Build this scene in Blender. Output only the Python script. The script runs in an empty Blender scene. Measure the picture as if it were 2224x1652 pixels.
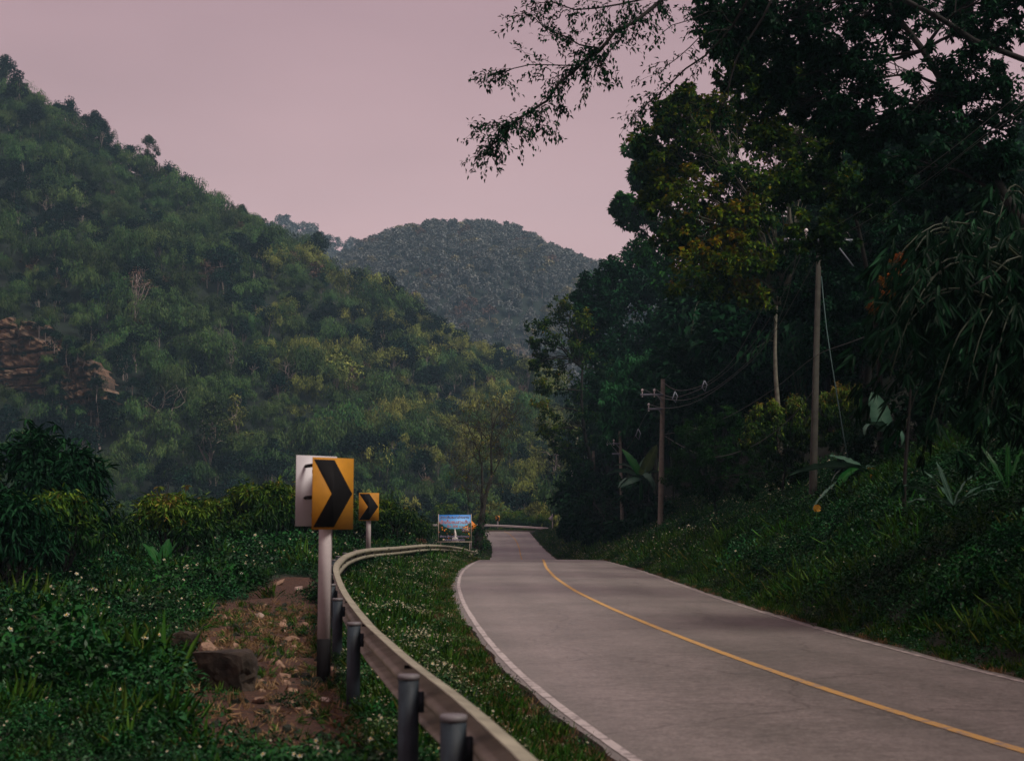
import bpy, math, random
import numpy as np
from mathutils import Vector, Matrix, noise

C = bpy.context.scene.collection
scene = bpy.context.scene
RS = np.random.RandomState(7)
random.seed(7)
PI = math.pi

# ------------------------------------------------------------------ camera, sky, sun, exposure
CAMZ = 1.7
PITCH = math.atan(314 / 3089.0)
cam_d = bpy.data.cameras.new("camera")
cam = bpy.data.objects.new("camera", cam_d)
C.objects.link(cam)
cam.location = (0, 0, CAMZ)
cam.rotation_euler = (PI / 2 + PITCH, 0, 0)
cam_d.lens = 50
cam_d.sensor_width = 36
cam_d.clip_start = 0.1
cam_d.clip_end = 6000
cam_d.dof.use_dof = True
cam_d.dof.focus_distance = 75
cam_d.dof.aperture_fstop = 3.2
scene.camera = cam

scene.view_settings.view_transform = 'Standard'
scene.view_settings.look = 'None'
scene.view_settings.gamma = 1
scene.view_settings.use_curve_mapping = False
scene.view_settings.exposure = 0.0
scene.cycles.use_denoising = True
scene.cycles.max_bounces = 5
scene.cycles.diffuse_bounces = 3
scene.cycles.glossy_bounces = 2
scene.cycles.transmission_bounces = 2
scene.cycles.volume_bounces = 0
scene.cycles.transparent_max_bounces = 4
scene.cycles.use_adaptive_sampling = True
scene.cycles.adaptive_threshold = 0.012

SUN_EL, SUN_AZ = math.radians(50), math.radians(128)      # behind thin overcast, over the right shoulder
world = bpy.data.worlds.new("World")
scene.world = world
world.use_nodes = True
wn, wl = world.node_tree.nodes, world.node_tree.links
wn.clear()
w_out = wn.new('ShaderNodeOutputWorld')
w_bg = wn.new('ShaderNodeBackground')
w_sky = wn.new('ShaderNodeTexSky')
w_sky.sky_type = 'NISHITA'
w_sky.sun_disc = False
w_sky.sun_elevation = SUN_EL
w_sky.sun_rotation = SUN_AZ
w_sky.dust_density = 4
w_tc = wn.new('ShaderNodeTexCoord')
w_sep = wn.new('ShaderNodeSeparateXYZ')
wl.new(w_tc.outputs['Generated'], w_sep.inputs[0])
w_r = wn.new('ShaderNodeValToRGB')
w_r.color_ramp.elements[0].position = 0.0
w_r.color_ramp.elements[0].color = (0.90, 0.585, 0.55, 1)
w_r.color_ramp.elements[1].position = 0.42
w_r.color_ramp.elements[1].color = (0.45, 0.272, 0.305, 1)
wl.new(w_sep.outputs['Z'], w_r.inputs[0])
w_n = wn.new('ShaderNodeTexNoise')
w_n.inputs['Scale'].default_value = 2.2
w_n.inputs['Detail'].default_value = 3
w_mp = wn.new('ShaderNodeMapping')
w_mp.inputs['Scale'].default_value = (1, 1, 3.2)
wl.new(w_tc.outputs['Generated'], w_mp.inputs[0])
wl.new(w_mp.outputs[0], w_n.inputs['Vector'])
w_mr = wn.new('ShaderNodeMapRange')
w_mr.inputs[1].default_value = 0.3
w_mr.inputs[2].default_value = 0.7
w_mr.inputs[3].default_value = 8.6
w_mr.inputs[4].default_value = 11.3
wl.new(w_n.outputs['Fac'], w_mr.inputs[0])
w_vm = wn.new('ShaderNodeVectorMath')
w_vm.operation = 'SCALE'
wl.new(w_r.outputs[0], w_vm.inputs[0])
wl.new(w_mr.outputs[0], w_vm.inputs['Scale'])
w_mix = wn.new('ShaderNodeMix')
w_mix.data_type = 'RGBA'
w_mix.inputs[0].default_value = 0.93            # dense cloud cover over the clear sky
wl.new(w_sky.outputs[0], w_mix.inputs[6])
wl.new(w_vm.outputs[0], w_mix.inputs[7])
wl.new(w_mix.outputs[2], w_bg.inputs[0])
w_bg.inputs[1].default_value = 0.1
wl.new(w_bg.outputs[0], w_out.inputs[0])

sun_d = bpy.data.lights.new("sun", 'SUN')
sun_d.energy = 3.4
sun_d.angle = math.radians(22)
sun_d.color = (1.0, 0.9, 0.8)
sun = bpy.data.objects.new("sun", sun_d)
C.objects.link(sun)
_sd = Vector((math.sin(SUN_AZ) * math.cos(SUN_EL), math.cos(SUN_AZ) * math.cos(SUN_EL), math.sin(SUN_EL)))
sun.rotation_euler = _sd.to_track_quat('Z', 'Y').to_euler()
sun.location = (-20, 10, 60)

# ------------------------------------------------------------------ helpers
F = 3089.0


def P(vx, vy, d):
    """point at forward distance d seen in direction (vx, vy) of a 2224 x 1652 frame"""
    cx, cy = (vx - 1112) / F, (826 - vy) / F
    y = math.cos(PITCH) - math.sin(PITCH) * cy
    z = math.sin(PITCH) + math.cos(PITCH) * cy
    s = d / y
    return Vector((cx * s, d, CAMZ + z * s))


def V(x, y, z):
    """inverse of P"""
    z = z - CAMZ
    c, s = math.cos(PITCH), math.sin(PITCH)
    f = y * c + z * s
    u = -y * s + z * c
    return 1112 + F * x / f, 826 - F * u / f


class MB:
    def __init__(self):
        self.v, self.f, self.t, self.m, self.n = [], [], [], [], 0

    def add(self, verts, faces, tint=0.5, mat=0):
        verts = np.asarray(verts, dtype=np.float64).reshape(-1, 3)
        self.v.append(verts)
        t = np.empty(len(verts)); t[:] = tint
        self.t.append(t)
        if isinstance(faces, np.ndarray):
            self.f.append(faces + self.n)
            self.m.append(np.full(len(faces), mat, dtype=np.int32))
        else:
            byn = {}
            for f in faces:
                byn.setdefault(len(f), []).append(f)
            for k, fs in byn.items():
                self.f.append(np.array(fs, dtype=np.int64) + self.n)
                self.m.append(np.full(len(fs), mat, dtype=np.int32))
        self.n += len(verts)

    def mesh(self, name, mats, smooth=False):
        me = bpy.data.meshes.new(name)
        if self.n == 0:
            return me
        v = np.concatenate(self.v)
        me.vertices.add(len(v))
        me.vertices.foreach_set('co', v.ravel())
        loops = np.concatenate([f.ravel() for f in self.f]).astype(np.int32)
        tot = np.concatenate([np.full(len(f), f.shape[1], dtype=np.int32) for f in self.f])
        start = np.concatenate([[0], np.cumsum(tot)[:-1]]).astype(np.int32)
        me.loops.add(len(loops))
        me.loops.foreach_set('vertex_index', loops)
        me.polygons.add(len(tot))
        me.polygons.foreach_set('loop_start', start)
        me.polygons.foreach_set('loop_total', tot)
        me.polygons.foreach_set('material_index', np.concatenate(self.m))
        if smooth:
            me.polygons.foreach_set('use_smooth', np.ones(len(tot), dtype=bool))
        a = me.attributes.new('tint', 'FLOAT', 'POINT')
        a.data.foreach_set('value', np.concatenate(self.t).astype(np.float32))
        if not isinstance(mats, (list, tuple)):
            mats = [mats]
        for m in mats:
            me.materials.append(m)
        me.update(calc_edges=True)
        me.validate()
        return me

    def build(self, name, mats, parent=None, smooth=False, **k):
        o = bpy.data.objects.new(name, self.mesh(name, mats, smooth))
        C.objects.link(o)
        if parent:
            o.parent = parent
        for a, b in k.items():
            o[a] = b
        return o

    # shapes -----------------------------------------------------
    def box(self, c, s, rot=None, tint=0.5, mat=0, taper=1.0):
        hx, hy, hz = s[0] / 2, s[1] / 2, s[2] / 2
        vs = []
        for z, k in ((-hz, 1.0), (hz, taper)):
            for x, y in ((-hx, -hy), (hx, -hy), (hx, hy), (-hx, hy)):
                vs.append(Vector((x * k, y * k, z)))
        if rot is not None:
            vs = [rot @ p for p in vs]
        c = Vector(c)
        self.add([tuple(p + c) for p in vs], [(3, 2, 1, 0), (4, 5, 6, 7), (0, 1, 5, 4), (1, 2, 6, 5), (2, 3, 7, 6), (3, 0, 4, 7)], tint, mat)

    def tube(self, pts, radii, sides=6, tint=0.5, mat=0, cap=True):
        pts = [Vector(p) for p in pts]
        n = len(pts)
        if not hasattr(radii, '__len__'):
            radii = [radii] * n
        vs = []
        prev = None
        for i, p in enumerate(pts):
            d = (pts[min(i + 1, n - 1)] - pts[max(i - 1, 0)])
            if d.length < 1e-9:
                d = Vector((0, 0, 1))
            d.normalize()
            ref = prev if prev is not None else (Vector((1, 0, 0)) if abs(d.x) < 0.9 else Vector((0, 1, 0)))
            a = (ref - d * ref.dot(d))
            if a.length < 1e-6:
                a = d.orthogonal()
            a.normalize()
            prev = a
            b = d.cross(a)
            for k in range(sides):
                t = 2 * PI * k / sides
                vs.append(p + (a * math.cos(t) + b * math.sin(t)) * radii[i])
        fs = []
        for i in range(n - 1):
            for k in range(sides):
                k2 = (k + 1) % sides
                fs.append((i * sides + k, i * sides + k2, (i + 1) * sides + k2, (i + 1) * sides + k))
        if cap and sides >= 3:
            fs.append(tuple(range(sides))[::-1])
            fs.append(tuple((n - 1) * sides + k for k in range(sides)))
        self.add([tuple(v) for v in vs], fs, tint, mat)

    def prism(self, poly, p0, ax, ay, az, depth, tint=0.5, mat=0):
        """2-D polygon (a, b) laid out on axes ax, ay from p0, extruded by depth along az"""
        n = len(poly)
        vs = [p0 + ax * a + ay * b for a, b in poly] + [p0 + ax * a + ay * b + az * depth for a, b in poly]
        fs = [tuple(range(n))[::-1], tuple(range(n, 2 * n))]
        fs += [(i, (i + 1) % n, n + (i + 1) % n, n + i) for i in range(n)]
        self.add([tuple(v) for v in vs], fs, tint, mat)

    def leaves(self, c, d, up, length, width, tint, droop=0.25, hexa=False):
        """many leaf blades. c,d,up: (N,3); a blade runs from c along d, folded and drooping"""
        N = len(c)
        if N == 0:
            return
        d = d / (np.linalg.norm(d, axis=1, keepdims=True) + 1e-9)
        s = np.cross(d, up)
        s /= (np.linalg.norm(s, axis=1, keepdims=True) + 1e-9)
        nrm = np.cross(s, d)
        L = np.asarray(length).reshape(-1, 1) * np.ones((N, 1))
        W = np.asarray(width).reshape(-1, 1) * np.ones((N, 1)) * 0.5
        T = np.asarray(tint) * np.ones(N)
        if not hexa:
            mid = c + d * L * 0.45
            tip = c + d * L - nrm * L * droop
            v = np.stack([c, mid + s * W + nrm * W * 0.3, tip, mid - s * W + nrm * W * 0.3], axis=1).reshape(-1, 3)
            f = np.arange(4 * N).reshape(N, 4)
            self.add(v, f, np.repeat(T, 4))
        else:
            a = c + d * L * 0.3 - nrm * L * droop * .08
            b = c + d * L * 0.7 - nrm * L * droop * .45
            tip = c + d * L - nrm * L * droop
            v = np.stack([c, a + s * W, b + s * W * .8, tip, b - s * W * .8, a - s * W], axis=1).reshape(-1, 3)
            i = np.arange(N)[:, None] * 6
            f = np.concatenate([i + np.array([[0, 1, 2, 3]]), i + np.array([[0, 3, 4, 5]])])
            self.add(v, f, np.repeat(T, 6))


def rdir(n, rs=RS):
    v = rs.normal(size=(n, 3))
    return v / np.linalg.norm(v, axis=1, keepdims=True)


def thing(name, label, cat, loc=(0, 0, 0), rz=0.0, group=None):
    o = bpy.data.objects.new(name, None)
    C.objects.link(o)
    o.location = loc
    o.rotation_euler = (0, 0, rz)
    o['label'] = label
    o['category'] = cat
    if group:
        o['group'] = group
    return o


def tag(o, label, cat, group=None, kind=None):
    o['label'] = label
    o['category'] = cat
    if group:
        o['group'] = group
    if kind:
        o['kind'] = kind
    return o


def dup(root, loc, rz, label, scale=1.0, group=None):
    r = root.copy()
    C.objects.link(r)
    r.location = loc
    r.rotation_euler = (0, 0, rz)
    r.scale = (scale,) * 3 if not hasattr(scale, '__len__') else scale
    r['label'] = label
    if group:
        r['group'] = group
    for ch in [o for o in bpy.data.objects if o.parent == root]:
        c = ch.copy()
        C.objects.link(c)
        c.parent = r
        for g in [o for o in bpy.data.objects if o.parent == ch]:
            e = g.copy()
            C.objects.link(e)
            e.parent = c
    return r


# ------------------------------------------------------------------ materials
def nodes(name):
    m = bpy.data.materials.new(name)
    m.use_nodes = True
    nt = m.node_tree
    b = nt.nodes['Principled BSDF']
    return m, nt, b


def N_(nt, t, **k):
    n = nt.nodes.new(t)
    for a, v in k.items():
        n.inputs[a.replace('_', ' ')].default_value = v
    return n


def plain(name, col, rough=0.6, metal=0.0, var=0.15, scale=6.0, bump=0.0, spec=0.4, bscale=40.0, obj=True):
    m, nt, b = nodes(name)
    tc = nt.nodes.new('ShaderNodeTexCoord')
    n = N_(nt, 'ShaderNodeTexNoise', Scale=scale, Detail=6.0, Roughness=0.65)
    nt.links.new(tc.outputs['Object' if obj else 'Generated'], n.inputs['Vector'])
    r = nt.nodes.new('ShaderNodeValToRGB')
    r.color_ramp.elements[0].position = 0.3
    r.color_ramp.elements[1].position = 0.72
    r.color_ramp.elements[0].color = tuple(c * (1 - var) for c in col) + (1,)
    r.color_ramp.elements[1].color = tuple(min(1, c * (1 + var)) for c in col) + (1,)
    nt.links.new(n.outputs['Fac'], r.inputs[0])
    nt.links.new(r.outputs[0], b.inputs['Base Color'])
    b.inputs['Roughness'].default_value = rough
    b.inputs['Metallic'].default_value = metal
    b.inputs['Specular IOR Level'].default_value = spec
    if bump:
        n2 = N_(nt, 'ShaderNodeTexNoise', Scale=bscale, Detail=5.0)
        nt.links.new(tc.outputs['Object'], n2.inputs['Vector'])
        bp = N_(nt, 'ShaderNodeBump', Strength=bump, Distance=0.02)
        nt.links.new(n2.outputs['Fac'], bp.inputs['Height'])
        nt.links.new(bp.outputs[0], b.inputs['Normal'])
    return m


GAIN = {'hill_leaf': (.30, .44, .52), 'hill_bamboo': (.72, .78, .50), 'hill_olive': (.85, .88, .54), 'dark_leaf': (.8, 1.55, 1.0), 'mid_leaf': (1.0, 1.9, .85), 'yellow_leaf': (.75, 1.25, .8),
        'mango_leaf': (.62, .95, .6), 'bamboo_leaf': (.28, .72, .42), 'herb': (.42, .80, .58), 'herb_dark': (.48, 1.2, .62), 'grass': (1.15, 1.55, .9), 'banana': (.55, .85, .65), 'banana_grey': (.7, 1.05, .9)}


def leafmat(name, cols, rough=0.5, rnd=0.3, trans=0.0, spec=0.3, rnd_hue=0.0):
    """cols: list of (pos, rgb) along the tint attribute; instances vary in brightness"""
    g_ = GAIN.get(name, (1, 1, 1))
    cols = [(p, tuple(c * k for c, k in zip(q, g_))) for p, q in cols]
    spec = spec * .35
    m, nt, b = nodes(name)
    at = nt.nodes.new('ShaderNodeAttribute')
    at.attribute_name = 'tint'
    r = nt.nodes.new('ShaderNodeValToRGB')
    e = r.color_ramp.elements
    e[0].position, e[0].color = cols[0][0], tuple(cols[0][1]) + (1,)
    e[1].position, e[1].color = cols[-1][0], tuple(cols[-1][1]) + (1,)
    for p, c in cols[1:-1]:
        x = e.new(p)
        x.color = tuple(c) + (1,)
    nt.links.new(at.outputs['Fac'], r.inputs[0])
    oi = nt.nodes.new('ShaderNodeObjectInfo')
    mr = nt.nodes.new('ShaderNodeMapRange')
    mr.inputs[3].default_value = 1 - rnd
    mr.inputs[4].default_value = 1 + rnd
    nt.links.new(oi.outputs['Random'], mr.inputs[0])
    hs = nt.nodes.new('ShaderNodeHueSaturation')
    nt.links.new(mr.outputs[0], hs.inputs['Value'])
    if rnd_hue:
        m2 = nt.nodes.new('ShaderNodeMath')
        m2.operation = 'MULTIPLY'
        m2.inputs[1].default_value = 7.31
        fr = nt.nodes.new('ShaderNodeMath')
        fr.operation = 'FRACT'
        nt.links.new(oi.outputs['Random'], m2.inputs[0])
        nt.links.new(m2.outputs[0], fr.inputs[0])
        mr2 = nt.nodes.new('ShaderNodeMapRange')
        mr2.inputs[3].default_value = 0.5 - rnd_hue
        mr2.inputs[4].default_value = 0.5 + rnd_hue
        nt.links.new(fr.outputs[0], mr2.inputs[0])
        nt.links.new(mr2.outputs[0], hs.inputs['Hue'])
    nt.links.new(r.outputs[0], hs.inputs['Color'])
    nt.links.new(hs.outputs[0], b.inputs['Base Color'])
    b.inputs['Roughness'].default_value = rough
    b.inputs['Specular IOR Level'].default_value = spec
    if trans:
        tr = nt.nodes.new('ShaderNodeBsdfTranslucent')
        nt.links.new(hs.outputs[0], tr.inputs[0])
        mx = nt.nodes.new('ShaderNodeMixShader')
        mx.inputs[0].default_value = trans
        nt.links.new(b.outputs[0], mx.inputs[1])
        nt.links.new(tr.outputs[0], mx.inputs[2])
        nt.links.new(mx.outputs[0], nt.nodes['Material Output'].inputs[0])
    return m


M = {}
M['hill_leaf'] = leafmat('hill_leaf', [(0, (.004, .018, .014)), (.5, (.012, .045, .028)), (1, (.05, .095, .04))], rnd=.6, rnd_hue=.03, spec=.15)
M['hill_bamboo'] = leafmat('hill_bamboo', [(0, (.010, .034, .018)), (.5, (.036, .082, .034)), (1, (.11, .155, .06))], rnd=.5, rnd_hue=.025, spec=.15)
M['hill_olive'] = leafmat('hill_olive', [(0, (.05, .07, .025)), (.5, (.15, .18, .06)), (1, (.30, .30, .12))], rnd=.35, rnd_hue=.02, spec=.15)  # pale olive leaves; also stand in for sunlit crowns along the slope
M['hill_brown'] = leafmat('hill_brown', [(0, (.07, .045, .035)), (1, (.18, .11, .08))], rnd=.3, spec=.1)
M['far_leaf'] = leafmat('far_leaf', [(0, (.10, .12, .13)), (.5, (.145, .16, .15)), (1, (.20, .205, .18))], rnd=.28, rnd_hue=.03, spec=.1)  # far foliage colour lightened to stand in for thicker haze
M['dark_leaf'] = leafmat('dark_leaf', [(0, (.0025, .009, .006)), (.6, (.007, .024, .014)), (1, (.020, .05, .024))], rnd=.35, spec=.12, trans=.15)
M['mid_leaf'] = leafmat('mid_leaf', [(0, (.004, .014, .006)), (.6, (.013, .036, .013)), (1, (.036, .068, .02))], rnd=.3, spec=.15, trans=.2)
M['yellow_leaf'] = leafmat('yellow_leaf', [(0, (.005, .015, .006)), (.35, (.014, .036, .010)), (.65, (.070, .082, .008)), (.9, (.15, .12, .006)), (1, (.20, .08, .006))], rnd=.1, spec=.12, trans=.25)
M['mango_leaf'] = leafmat('mango_leaf', [(0, (.004, .016, .006)), (.5, (.012, .04, .010)), (.7, (.09, .13, .016)), (.9, (.24, .25, .04)), (1, (.30, .14, .045))], rnd=.2, spec=.25, rough=.4, trans=.25)
M['bamboo_leaf'] = leafmat('bamboo_leaf', [(0, (.003, .010, .007)), (.6, (.010, .026, .018)), (1, (.09, .13, .10))], rnd=.1, spec=.08, rough=.4, trans=.1)
M['red_leaf'] = leafmat('red_leaf', [(0, (.02, .03, .01)), (.5, (.10, .07, .012)), (1, (.28, .07, .015))], rnd=.1, trans=.2)
M['herb'] = leafmat('herb', [(0, (.006, .026, .009)), (.6, (.018, .066, .020)), (1, (.06, .12, .05))], rnd=.6, rnd_hue=.02, spec=.5, rough=.45, trans=.15)
M['herb_dark'] = leafmat('herb_dark', [(0, (.003, .013, .006)), (.6, (.008, .034, .014)), (1, (.028, .068, .030))], rnd=.55, rnd_hue=.02, spec=.4, rough=.45, trans=.1)
M['verge_herb'] = leafmat('verge_herb', [(0, (.010, .026, .008)), (.6, (.038, .085, .022)), (1, (.12, .19, .06))], rnd=.5, rnd_hue=.02, spec=.4, rough=.45, trans=.15)
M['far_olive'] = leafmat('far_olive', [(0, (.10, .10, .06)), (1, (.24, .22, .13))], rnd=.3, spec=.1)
M['grass'] = leafmat('grass', [(0, (.012, .035, .008)), (.6, (.036, .075, .016)), (.85, (.08, .11, .03)), (1, (.18, .15, .06))], rnd=.35, rnd_hue=.02, spec=.2, trans=.2)
M['dry_grass'] = leafmat('dry_grass', [(0, (.10, .06, .03)), (1, (.32, .21, .11))], rnd=.3, spec=.1)
M['petal'] = plain('petal', (.38, .39, .31), .6, var=.1)
M['petal_heart'] = plain('petal_heart', (.6, .38, .05), .7)
M['banana'] = leafmat('banana', [(0, (.006, .035, .010)), (.6, (.014, .075, .02)), (1, (.05, .12, .035))], rnd=.1, spec=.25, rough=.38, trans=.2)
M['banana_grey'] = leafmat('banana_grey', [(0, (.015, .035, .025)), (.6, (.05, .085, .065)), (1, (.12, .16, .13))], rnd=.1, spec=.35, rough=.4, trans=.1)
M['banana_dead'] = leafmat('banana_dead', [(0, (.25, .13, .02)), (1, (.55, .3, .03))], rnd=.1, trans=.2)
M['bark'] = plain('bark', (.022, .020, .016), .9, var=.5, scale=9, bump=.6)
M['bark_pale'] = plain('bark_pale', (.115, .115, .088), .9, var=.45, scale=5, bump=.5)
M['bark_dark'] = plain('bark_dark', (.006, .006, .005), .9, var=.4, scale=9, bump=.5)
M['culm'] = plain('culm', (.022, .035, .014), .5, var=.4, scale=5)
M['twig_far'] = plain('twig_far', (.24, .20, .18), .9, var=.2)
M['concrete'] = plain('concrete', (.135, .130, .102), .85, var=.35, scale=4, bump=.3)
M['steel'] = plain('steel', (.27, .255, .19), .6, .05, .35, 3.5, spec=.4)
M['concrete_dark'] = plain('concrete_dark', (.028, .028, .022), .9, var=.5, scale=4, bump=.3)
M['steel_bright'] = plain('steel_bright', (.62, .58, .56), .6, 0, .15)
M['steel_back'] = plain('steel_back', (.44, .41, .29), .55, .2, .3, 3.0, spec=.4)
M['post_steel'] = plain('post_steel', (.018, .027, .035), .6, .0, .45, 5, .15, spec=.25)
M['cap'] = plain('cap', (.13, .125, .13), .55, .1, .2, 12)
M['white_paint'] = plain('white_paint', (.44, .40, .40), .6, 0, .13, 4, .1)
M['black_paint'] = plain('black_paint', (.006, .006, .007), .8, 0, .3, 6, spec=.15)
M['sign_yellow'] = plain('sign_yellow', (.37, .165, .007), .7, 0, .22, 4)
M['sign_orange'] = plain('sign_orange', (.85, .26, .01), .5, 0, .08, 5)
M['sign_back'] = plain('sign_back', (.44, .43, .45), .6, .1, .10, 3)
M['porcelain'] = plain('porcelain', (.65, .6, .6), .3, 0, .1)
M['wire'] = plain('wire', (.07, .07, .068), .5, .3, .1)
M['green_wire'] = plain('green_wire', (.03, .075, .07), .5, .2, .1)
M['galv'] = plain('galv', (.17, .2, .24), .6, .2, .15)
M['wood'] = plain('wood', (.40, .34, .28), .8, 0, .25, 10)
# ------------------------------------------------------------------ the lie of the land
def curve(ys, xs, w=1.5):
    yy = np.arange(-12, 240, 0.25)
    v = np.interp(yy, ys, xs)
    # extrapolate linearly before the first row
    s0 = (xs[1] - xs[0]) / (ys[1] - ys[0])
    v = np.where(yy < ys[0], xs[0] + (yy - ys[0]) * s0, v)
    k = np.exp(-0.5 * (np.arange(-24, 25) * 0.25 / w) ** 2)
    k /= k.sum()
    vp = np.pad(v, 24, mode='edge')
    v = np.convolve(vp, k, 'valid')
    return lambda y: np.interp(y, yy, v)


Lf = curve([4, 10.5, 13, 16.7, 22.3, 30.9, 40.4, 48, 55.3, 63, 71, 90, 110, 125, 137, 150, 163, 176, 195, 205, 240],
           [1.9, .80, .43, -.03, -.52, -1.12, -1.6, -1.82, -1.92, -1.85, -1.6, -1.3, -1.7, -2.02, -2.0, -2.15, -2.6, -3.2, -4.1, -4.7, -6], 2.0)
Cf = curve([5, 10.5, 15, 20.6, 28, 36.7, 46, 57, 69, 90, 110, 125, 137, 150, 163, 176, 195, 205, 240],
           [4.95, 3.8, 3.15, 2.6, 2.05, 1.6, 1.38, 1.35, 1.52, 1.6, 1.2, .85, .82, .78, .62, .34, -.44, -1.3, -4], 2.0)
Rf = curve([5, 15.3, 20.8, 25.6, 33.9, 44, 52.5, 60, 67, 80, 100, 125, 137, 150, 163, 176, 195, 205, 240],
           [7.2, 5.6, 5.25, 5.0, 4.85, 4.85, 4.85, 4.7, 4.5, 4.2, 4.1, 3.95, 3.75, 3.35, 3.05, 2.78, 2.45, 2.2, 2.0], 2.0)
_zy = np.array([-20, 66, 71, 80, 90, 100, 110, 118, 125, 137, 150, 176, 195, 203, 210, 300])
_zz = np.array([0, 0, -.02, -.45, -.95, -1.25, -1.38, -1.36, -1.30, -1.2, -.8, .0, .55, .80, .95, 1.0])


def Zf(y):
    return np.interp(y, _zy, _zz)


def sm(a, b, x):
    t = np.clip((x - a) / (b - a), 0, 1)
    return t * t * (3 - 2 * t)


def nz(x, y, s, seed=0.0):
    """cheap vectorised smooth noise, -1..1"""
    x = np.asarray(x, dtype=float) / s + seed * 13.7
    y = np.asarray(y, dtype=float) / s - seed * 7.1
    return (np.sin(x * 1.7 + 1.3 * np.sin(y * 1.1 + seed)) + np.sin(y * 1.9 + 1.7 * np.sin(x * 0.9 + 2 * seed)) +
            0.5 * np.sin(x * 3.9 + y * 2.3 + 1.1 * np.sin(y * 3.1)) + 0.5 * np.sin(y * 4.3 - x * 2.9)) / 3.0


def ground(x, y):
    x = np.asarray(x, dtype=float)
    y = np.asarray(y, dtype=float)
    zr = Zf(y)
    dl = Lf(y) - x
    dr = x - Rf(y)
    zl_t = np.interp(y, [0, 10, 15, 26, 37, 50, 60, 75, 90, 100, 112, 130, 150, 170, 190, 203, 240],
                     [.05, .05, .1, .08, .35, .75, .75, .15, -.7, -1.35, -1.75, -1.7, -1.0, -.25, .45, .8, .3])
    zl = zr - .03 + (zl_t - zr) * sm(.8, 3.6, dl)
    # orchard shelf rises a little, then the river valley opens beyond it
    zl = zl + .35 * sm(6, 14, dl) * (1 - sm(45, 60, y)) * sm(14, 26, y)
    zl = zl - 9 * sm(5, 26, dl) * sm(60, 105, y) * (1 - .55 * sm(190, 215, y))
    zl = zl + .07 * nz(x, y, 1.6) * sm(1, 3, dl) + .035 * nz(x, y, .55, 2) * sm(1, 3, dl)
    slope = np.interp(y, [0, 40, 48, 80, 100, 140, 180, 196, 230], [.62, .6, .47, .40, .5, .5, .4, .12, .05])
    q = np.clip(dr - .6, 0, None)
    zr_ = zr - .03 + slope * np.minimum(q, 8) + .72 * np.clip(q - 8, 0, 70) * np.interp(y, [0, 205, 230], [1, 1, .2])
    zr_ = zr_ + (.12 * nz(x, y, 2.2, 1) + .05 * nz(x, y, .7, 3)) * sm(.8, 2.5, dr)
    z = np.where(dl > 0, zl, np.where(dr > 0, zr_, zr - .06))
    # level ground carrying the bend, dropping off behind it
    bend = sm(200, 205, y) * (1 - sm(3.2, 7, x))
    z = z * (1 - bend) + (1.0 - .06) * bend
    z = z - 7 * sm(224.5, 240, y)
    return z


def G(vx, vy, dmax=235.0):
    """where the sight line (vx, vy) meets the ground"""
    for d in np.arange(4.0, dmax, .1):
        p = P(vx, vy, d)
        g = float(ground(p.x, p.y))
        if p.z <= g:
            return Vector((p.x, p.y, g))
    p = P(vx, vy, dmax)
    return Vector((p.x, p.y, float(ground(p.x, p.y))))


def on(x, y, dz=0.0):
    return Vector((x, y, float(ground(x, y)) + dz))


dirt_poly = [G(*p)[:2] for p in [(430, 1345), (520, 1290), (580, 1262), (690, 1250), (706, 1300), (706, 1420), (760, 1500), (840, 1560), (900, 1652),
                                 (330, 1652), (355, 1560), (350, 1480), (420, 1440), (400, 1380)]]


def in_dirt(x, y):
    x = np.atleast_1d(np.asarray(x, float))
    y = np.atleast_1d(np.asarray(y, float))
    x = x + .22 * nz(x, y, .8, 5) + .12 * nz(x, y, .3, 6)
    y = y + .5 * nz(x, y, .9, 4)
    ins = np.zeros(x.shape, bool)
    n = len(dirt_poly)
    for i in range(n):
        x1, y1 = dirt_poly[i]
        x2, y2 = dirt_poly[(i + 1) % n]
        if y1 == y2:
            continue
        c = ((y1 > y) != (y2 > y)) & (x < (x2 - x1) * (y - y1) / (y2 - y1) + x1)
        ins ^= c
    return ins


# ground sheet, rows follow the road so its edges stay crisp
rows = np.concatenate([np.arange(-8, 45, .3), np.arange(45, 120, .8), np.arange(120, 262, 2.0)])
offs_l = np.concatenate([[260, 200, 150, 110, 80, 60, 48, 40, 34, 30], np.arange(27, 14, -1.0), np.arange(14, 1.5, -.3), [1.2, .9, .6, .3, .12]])
offs_r = np.concatenate([[.12, .3, .6, .9, 1.2], np.arange(1.5, 12, .4), np.arange(12, 30, 1.5), [32, 37, 44, 55, 70, 90, 130, 180, 260]])
gx = []
for y in rows:
    gx.append(np.concatenate([Lf(y) - offs_l, [Lf(y), Cf(y), Rf(y)], Rf(y) + offs_r]))
gx = np.array(gx)
gy = np.repeat(rows[:, None], gx.shape[1], 1)
gz = ground(gx, gy)
nr, nc = gx.shape
gm = MB()
vi = np.arange(nr * nc).reshape(nr, nc)
gf = np.stack([vi[:-1, :-1], vi[:-1, 1:], vi[1:, 1:], vi[1:, :-1]], -1).reshape(-1, 4)
dirt = in_dirt(gx.ravel(), gy.ravel()).astype(float)
dl_ = (Lf(gy) - gx).ravel()
dr_ = (gx - Rf(gy)).ravel()
near_edge = np.clip(1 - np.maximum(dl_, dr_) / .8, 0, 1)
gm.add(np.stack([gx, gy, gz], -1).reshape(-1, 3), gf, np.maximum(dirt, near_edge * .55))
m, nt, b = nodes('soil')
at = nt.nodes.new('ShaderNodeAttribute'); at.attribute_name = 'tint'
tc = nt.nodes.new('ShaderNodeTexCoord')
n1 = N_(nt, 'ShaderNodeTexNoise', Scale=2.2, Detail=8.0, Roughness=.7)
n2 = N_(nt, 'ShaderNodeTexNoise', Scale=14.0, Detail=6.0, Roughness=.7)
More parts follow.
